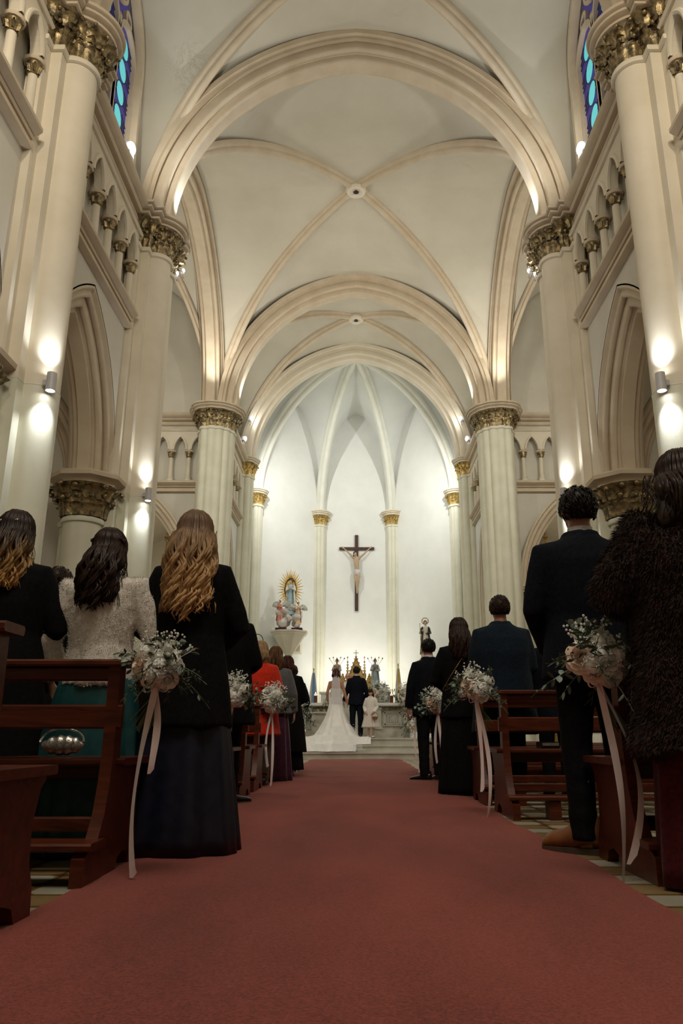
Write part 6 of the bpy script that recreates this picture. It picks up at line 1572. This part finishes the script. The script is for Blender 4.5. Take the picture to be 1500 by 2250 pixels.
figure_statue(r, (mx + 0.04, my - 0.05, ct + 0.62), 1.36, ('st_blue', 'st_white'), None, 'pray', rot=-0.15, lean=0.05)
m = MB()
for i in range(36):
    a = 2 * PI * i / 36; L = 1.0 if i % 2 else 0.86
    p = Vector((cos(a) * 0.50, 0, sin(a) * 0.80)); q = Vector((cos(a) * 0.20, 0, sin(a) * 0.38)); d = (p - q)
    c0 = Vector((mx + 0.0, my + 0.14, ct + 1.62)); sdv = Vector((-sin(a), 0, cos(a)))
    b0 = c0 + q; e = c0 + q + d * L * 1.12
    m.add([b0 - sdv * 0.042, b0 + sdv * 0.042, e, b0 + Vector((0, 0.015, 0)), ], [(0, 1, 2), (0, 2, 3), (1, 3, 2), (0, 3, 1)])
m.rings([[(mx + (0.20 + dr) * cos(a), my + 0.14 + dy, ct + 1.62 + (0.38 + dr) * sin(a)) for dr, dy in ((0, 0), (0.03, 0), (0.03, 0.02), (0, 0.02))] for a in [2 * PI * j / 32 for j in range(33)]], True)
m.ball((mx, my + 0.15, ct + 1.68), 0.22, 0.015, 0.36, 20, 12)
m.build('sunburst', 'gold', r, smooth=0)
for sg, col, dx, dz in ((-1, 'st_pink', -0.36, 0.30), (1, 'st_cream', 0.34, 0.24)):
    a_ = empty('kneeling_angel', (mx, my, ct)); a_.parent = r; a_.location = (0, 0, 0); WL[a_] = Vector((mx, my, ct))
    figure_statue(a_, (mx + dx, my - 0.18, ct + dz), 0.85, (col, col), (10, 62) if sg < 0 else (-5, 35), 'pray', rot=sg * 0.4)

# monk statue on the right wall
c2 = at_y(936, 1452, 28.2)
r = empty('monk_statue', tuple(c2), 'statue of a monk in white habit and black cloak with halo, right apse wall', 'statue')
figure_statue(r, (c2.x, c2.y, c2.z + 0.10), 1.38, ('st_white', 'st_black'), None, 'hold')
m = MB(); m.lathe([(0.26, 0), (0.26, 0.04), (0.22, 0.06), (0.22, 0.10)], tuple(c2), 20); m.build('statue_base', 'gold', r)
m = MB(); m.tube([(c2.x - 0.18, c2.y - 0.18, c2.z + 0.12), (c2.x - 0.22, c2.y - 0.2, c2.z + 1.35)], 0.012, 6); m.build('staff', 'gold', r)
m = MB(); m.rings([[(c2.x + (0.10 + dr) * cos(a), c2.y + 0.05, c2.z + 1.46 + (0.10 + dr) * sin(a)) for dr in (0, 0.035)] for a in [2 * PI * j / 24 for j in range(25)]], False); m.build('halo', 'bronze', r)
m = MB(); m.rings([octo(rr_, c2.z + z, c2.x, c2.y) for rr_, z in ((0.08, -0.6), (0.34, -0.10), (0.36, -0.05), (0.36, 0.0))], True, (True, True)); m.box(c2.x - 0.15, c2.x + 0.3, c2.y, c2.y + 1.2, c2.z - 0.35, c2.z - 0.02)
tag(recenter(m.build('statue_bracket', 'cream', smooth=20)), 'small stone bracket under the monk statue', 'bracket')

# flags, small table, reading stand
def flag(x, y, z0, h, cols, label, w=0.30):
    r = empty('flag', (x, y, z0), label, 'flag', 'flags beside the altar')
    m = MB(); m.tube([(x, y, z0), (x + 0.03, y, z0 + h)], 0.014, 8); m.ball((x + 0.03, y, z0 + h + 0.03), 0.02, 0.02, 0.05, 8, 6); m.lathe([(0.16, 0), (0.16, 0.03), (0.03, 0.06)], (x, y, z0), 16); m.build('pole', 'gold', r)
    m = MB(); nrow = 26
    rows = []
    for i in range(nrow + 1):
        t = i / nrow; wd = w * (0.18 + 0.82 * t ** 0.7)
        rows.append([(x + 0.03 + wd * (q / 14 - 0.5), y - 0.05 - 0.03 * sin(q * 1.5 + t) * (0.4 + t), z0 + h * (0.96 - 0.80 * t)) for q in range(15)])
    vs = [p for r_ in rows for p in r_]
    for i in range(nrow):
        for q in range(14):
            m.cur = 0 if len(cols) == 1 else min(len(cols) - 1, int((q / 14) * len(cols)))
            b0 = len(m.v); m.v += [tuple(rows[i][q]), tuple(rows[i][q + 1]), tuple(rows[i + 1][q + 1]), tuple(rows[i + 1][q])]; m.f.append([b0, b0 + 1, b0 + 2, b0 + 3]); m.m.append(m.cur)
    m.build('cloth', cols, r, smooth=180)
M['fl_blue'] = fabric('flag_light_blue', (0.20, 0.38, 0.62), (0.30, 0.48, 0.70), 0.7, 0.1); M['fl_white'] = fabric('flag_white', (0.66, 0.66, 0.64), (0.74, 0.74, 0.72), 0.7, 0.1)
M['fl_orange'] = fabric('flag_orange_red', (0.70, 0.12, 0.01), (0.85, 0.22, 0.02), 0.7, 0.1); M['fl_yellow'] = fabric('flag_yellow', (0.72, 0.42, 0.02), (0.82, 0.55, 0.05), 0.7, 0.1)
fp = at_y(686, 1545, 26.5); flag(fp.x, 26.5, ZP, 2.2, ['fl_white', 'fl_blue', 'fl_blue', 'fl_white'], 'light blue and white flag draped on its pole left of the altar', 0.42)
fp = at_y(873, 1500, 26.5); flag(fp.x, 26.5, ZP, 2.35, ['fl_white', 'fl_white', 'fl_yellow', 'fl_white'], 'white and yellow flag hanging from its pole right of the altar', 0.36)
fp = at_y(642, 1500, 26.0); flag(fp.x, 26.0, ZP, 2.25, ['fl_yellow', 'fl_orange', 'fl_orange', 'fl_yellow'], 'orange red and yellow flag under the stone corbel', 0.45)
t1 = at_y(910, 1535, 24.0)
r = empty('side_table', (t1.x, 24.0, ZP), 'narrow black iron framed stand with white panel right of the altar', 'stand')
m = MB(); X, Y_, z1 = t1.x, 24.0, ZP + 1.55
for sx in (-0.3, 0.3):
    for sy in (-0.15, 0.15): m.tube([(X + sx, Y_ + sy, ZP), (X + sx, Y_ + sy, z1)], 0.014, 6)
for zz in (z1, z1 - 0.55): m.tube([(X - 0.3, Y_ - 0.15, zz), (X + 0.3, Y_ - 0.15, zz), (X + 0.3, Y_ + 0.15, zz), (X - 0.3, Y_ + 0.15, zz), (X - 0.3, Y_ - 0.15, zz)], 0.014, 6)
m.build('iron_frame', 'iron', r)
pb(r, 'white_panel', 'white', (X - 0.27, X + 0.27, Y_ - 0.12, Y_ - 0.10, ZP + 0.5, z1 - 0.08)); pb(r, 'stand_top', 'white', (X - 0.3, X + 0.3, Y_ - 0.15, Y_ + 0.15, z1, z1 + 0.02))
m = MB(); pinnacle(m, X - 0.05, Y_, z1 + 0.02, 0.42, 0.14, 3); tag(recenter(m.build('reliquary', 'gold', smooth=30)), 'little golden spired reliquary on the iron framed stand', 'ornament')
w1 = at_y(566, 1408, 16.0)
r = empty('iron_scroll_stand', (-1.98, 15.5, 0), 'black wrought iron stand with spiral scroll top left of the red coat', 'stand')
m = MB(); c = at_y(563, 1405, 15.5)
m.tube([(c.x, 15.5, 0.03), (c.x, 15.5, c.z - 0.14)], 0.013, 8); m.lathe([(0.16, 0), (0.16, 0.02), (0.02, 0.05)], (c.x, 15.5, 0), 16)
m.tube([(c.x + (0.16 - 0.018 * a) * cos(a - PI / 2), 15.5, c.z + (0.16 - 0.018 * a) * sin(a - PI / 2)) for a in [0.2 * i for i in range(38)]], 0.008, 6); m.build('scroll', 'iron', r)

# ------------------------------------------------------------------ side altarpieces
def reredos(cx, cy, z0, H, W, mat, label, facing, npin=5):
    """gothic carved altarpiece; facing 'x' (against the end wall) or 'y'"""
    r = empty('altarpiece', (cx, cy, z0), label, 'altarpiece', 'side altarpieces')
    Rz = Matrix.Identity(4) if facing == 'y' else Matrix.Rotation(PI / 2 if cx < 0 else -PI / 2, 4, 'Z')
    def put(m, nm, mt=mat, sm=30):
        m.xform(Matrix.Translation((cx, cy, z0)) @ Rz); return m.build(nm, mt, r, smooth=sm)
    m = MB(); m.box(-W / 2, W / 2, -0.45, 0.35, 0, H * 0.16); m.box(-W / 2 - 0.08, W / 2 + 0.08, -0.5, 0.35, H * 0.16, H * 0.18); put(m, 'altar_base')
    m = MB(); m.box(-W * 0.46, W * 0.46, 0.0, 0.3, H * 0.18, H * 0.50); put(m, 'backboard')
    for i in range(npin):
        t = (i - (npin - 1) / 2) / ((npin - 1) / 2); x = t * W * 0.46; hh = H * (0.82 - 0.42 * abs(t)) - H * 0.0
        m = MB(); pinnacle(m, x, -0.05, H * 0.18, (hh if i != npin // 2 else H * 0.82) , W * (0.10 if i != npin // 2 else 0.16), 7); put(m, 'pinnacle')
        if i < npin - 1:
            xm = x + W * 0.46 / ((npin - 1) / 2) / 2
            m = MB(); gable(m, xm, -0.02, H * 0.2, W * 0.17, H * (0.42 - 0.12 * abs((i + 0.5 - (npin - 1) / 2) / ((npin - 1) / 2))), 0.2); put(m, 'gable')
    return r
for s in (-1, 1):
    reredos(s * 8.05, 17.9, 0, 7.3, 3.2, 'redwood', 'tall carved red brown gothic wooden altarpiece in the %s transept' % SIDE[s], 'x')
    reredos(s * 6.25, 24.4, 0, 7.0, 2.6, 'gold', 'golden gothic altarpiece with crosses inside the %s chapel arch' % SIDE[s], 'y')
    reredos(s * 7.6, 11.0, 0.6, 5.6, 1.8, 'redwood', 'slender carved red wood shrine seen through the %s nave arcade' % SIDE[s], 'x')
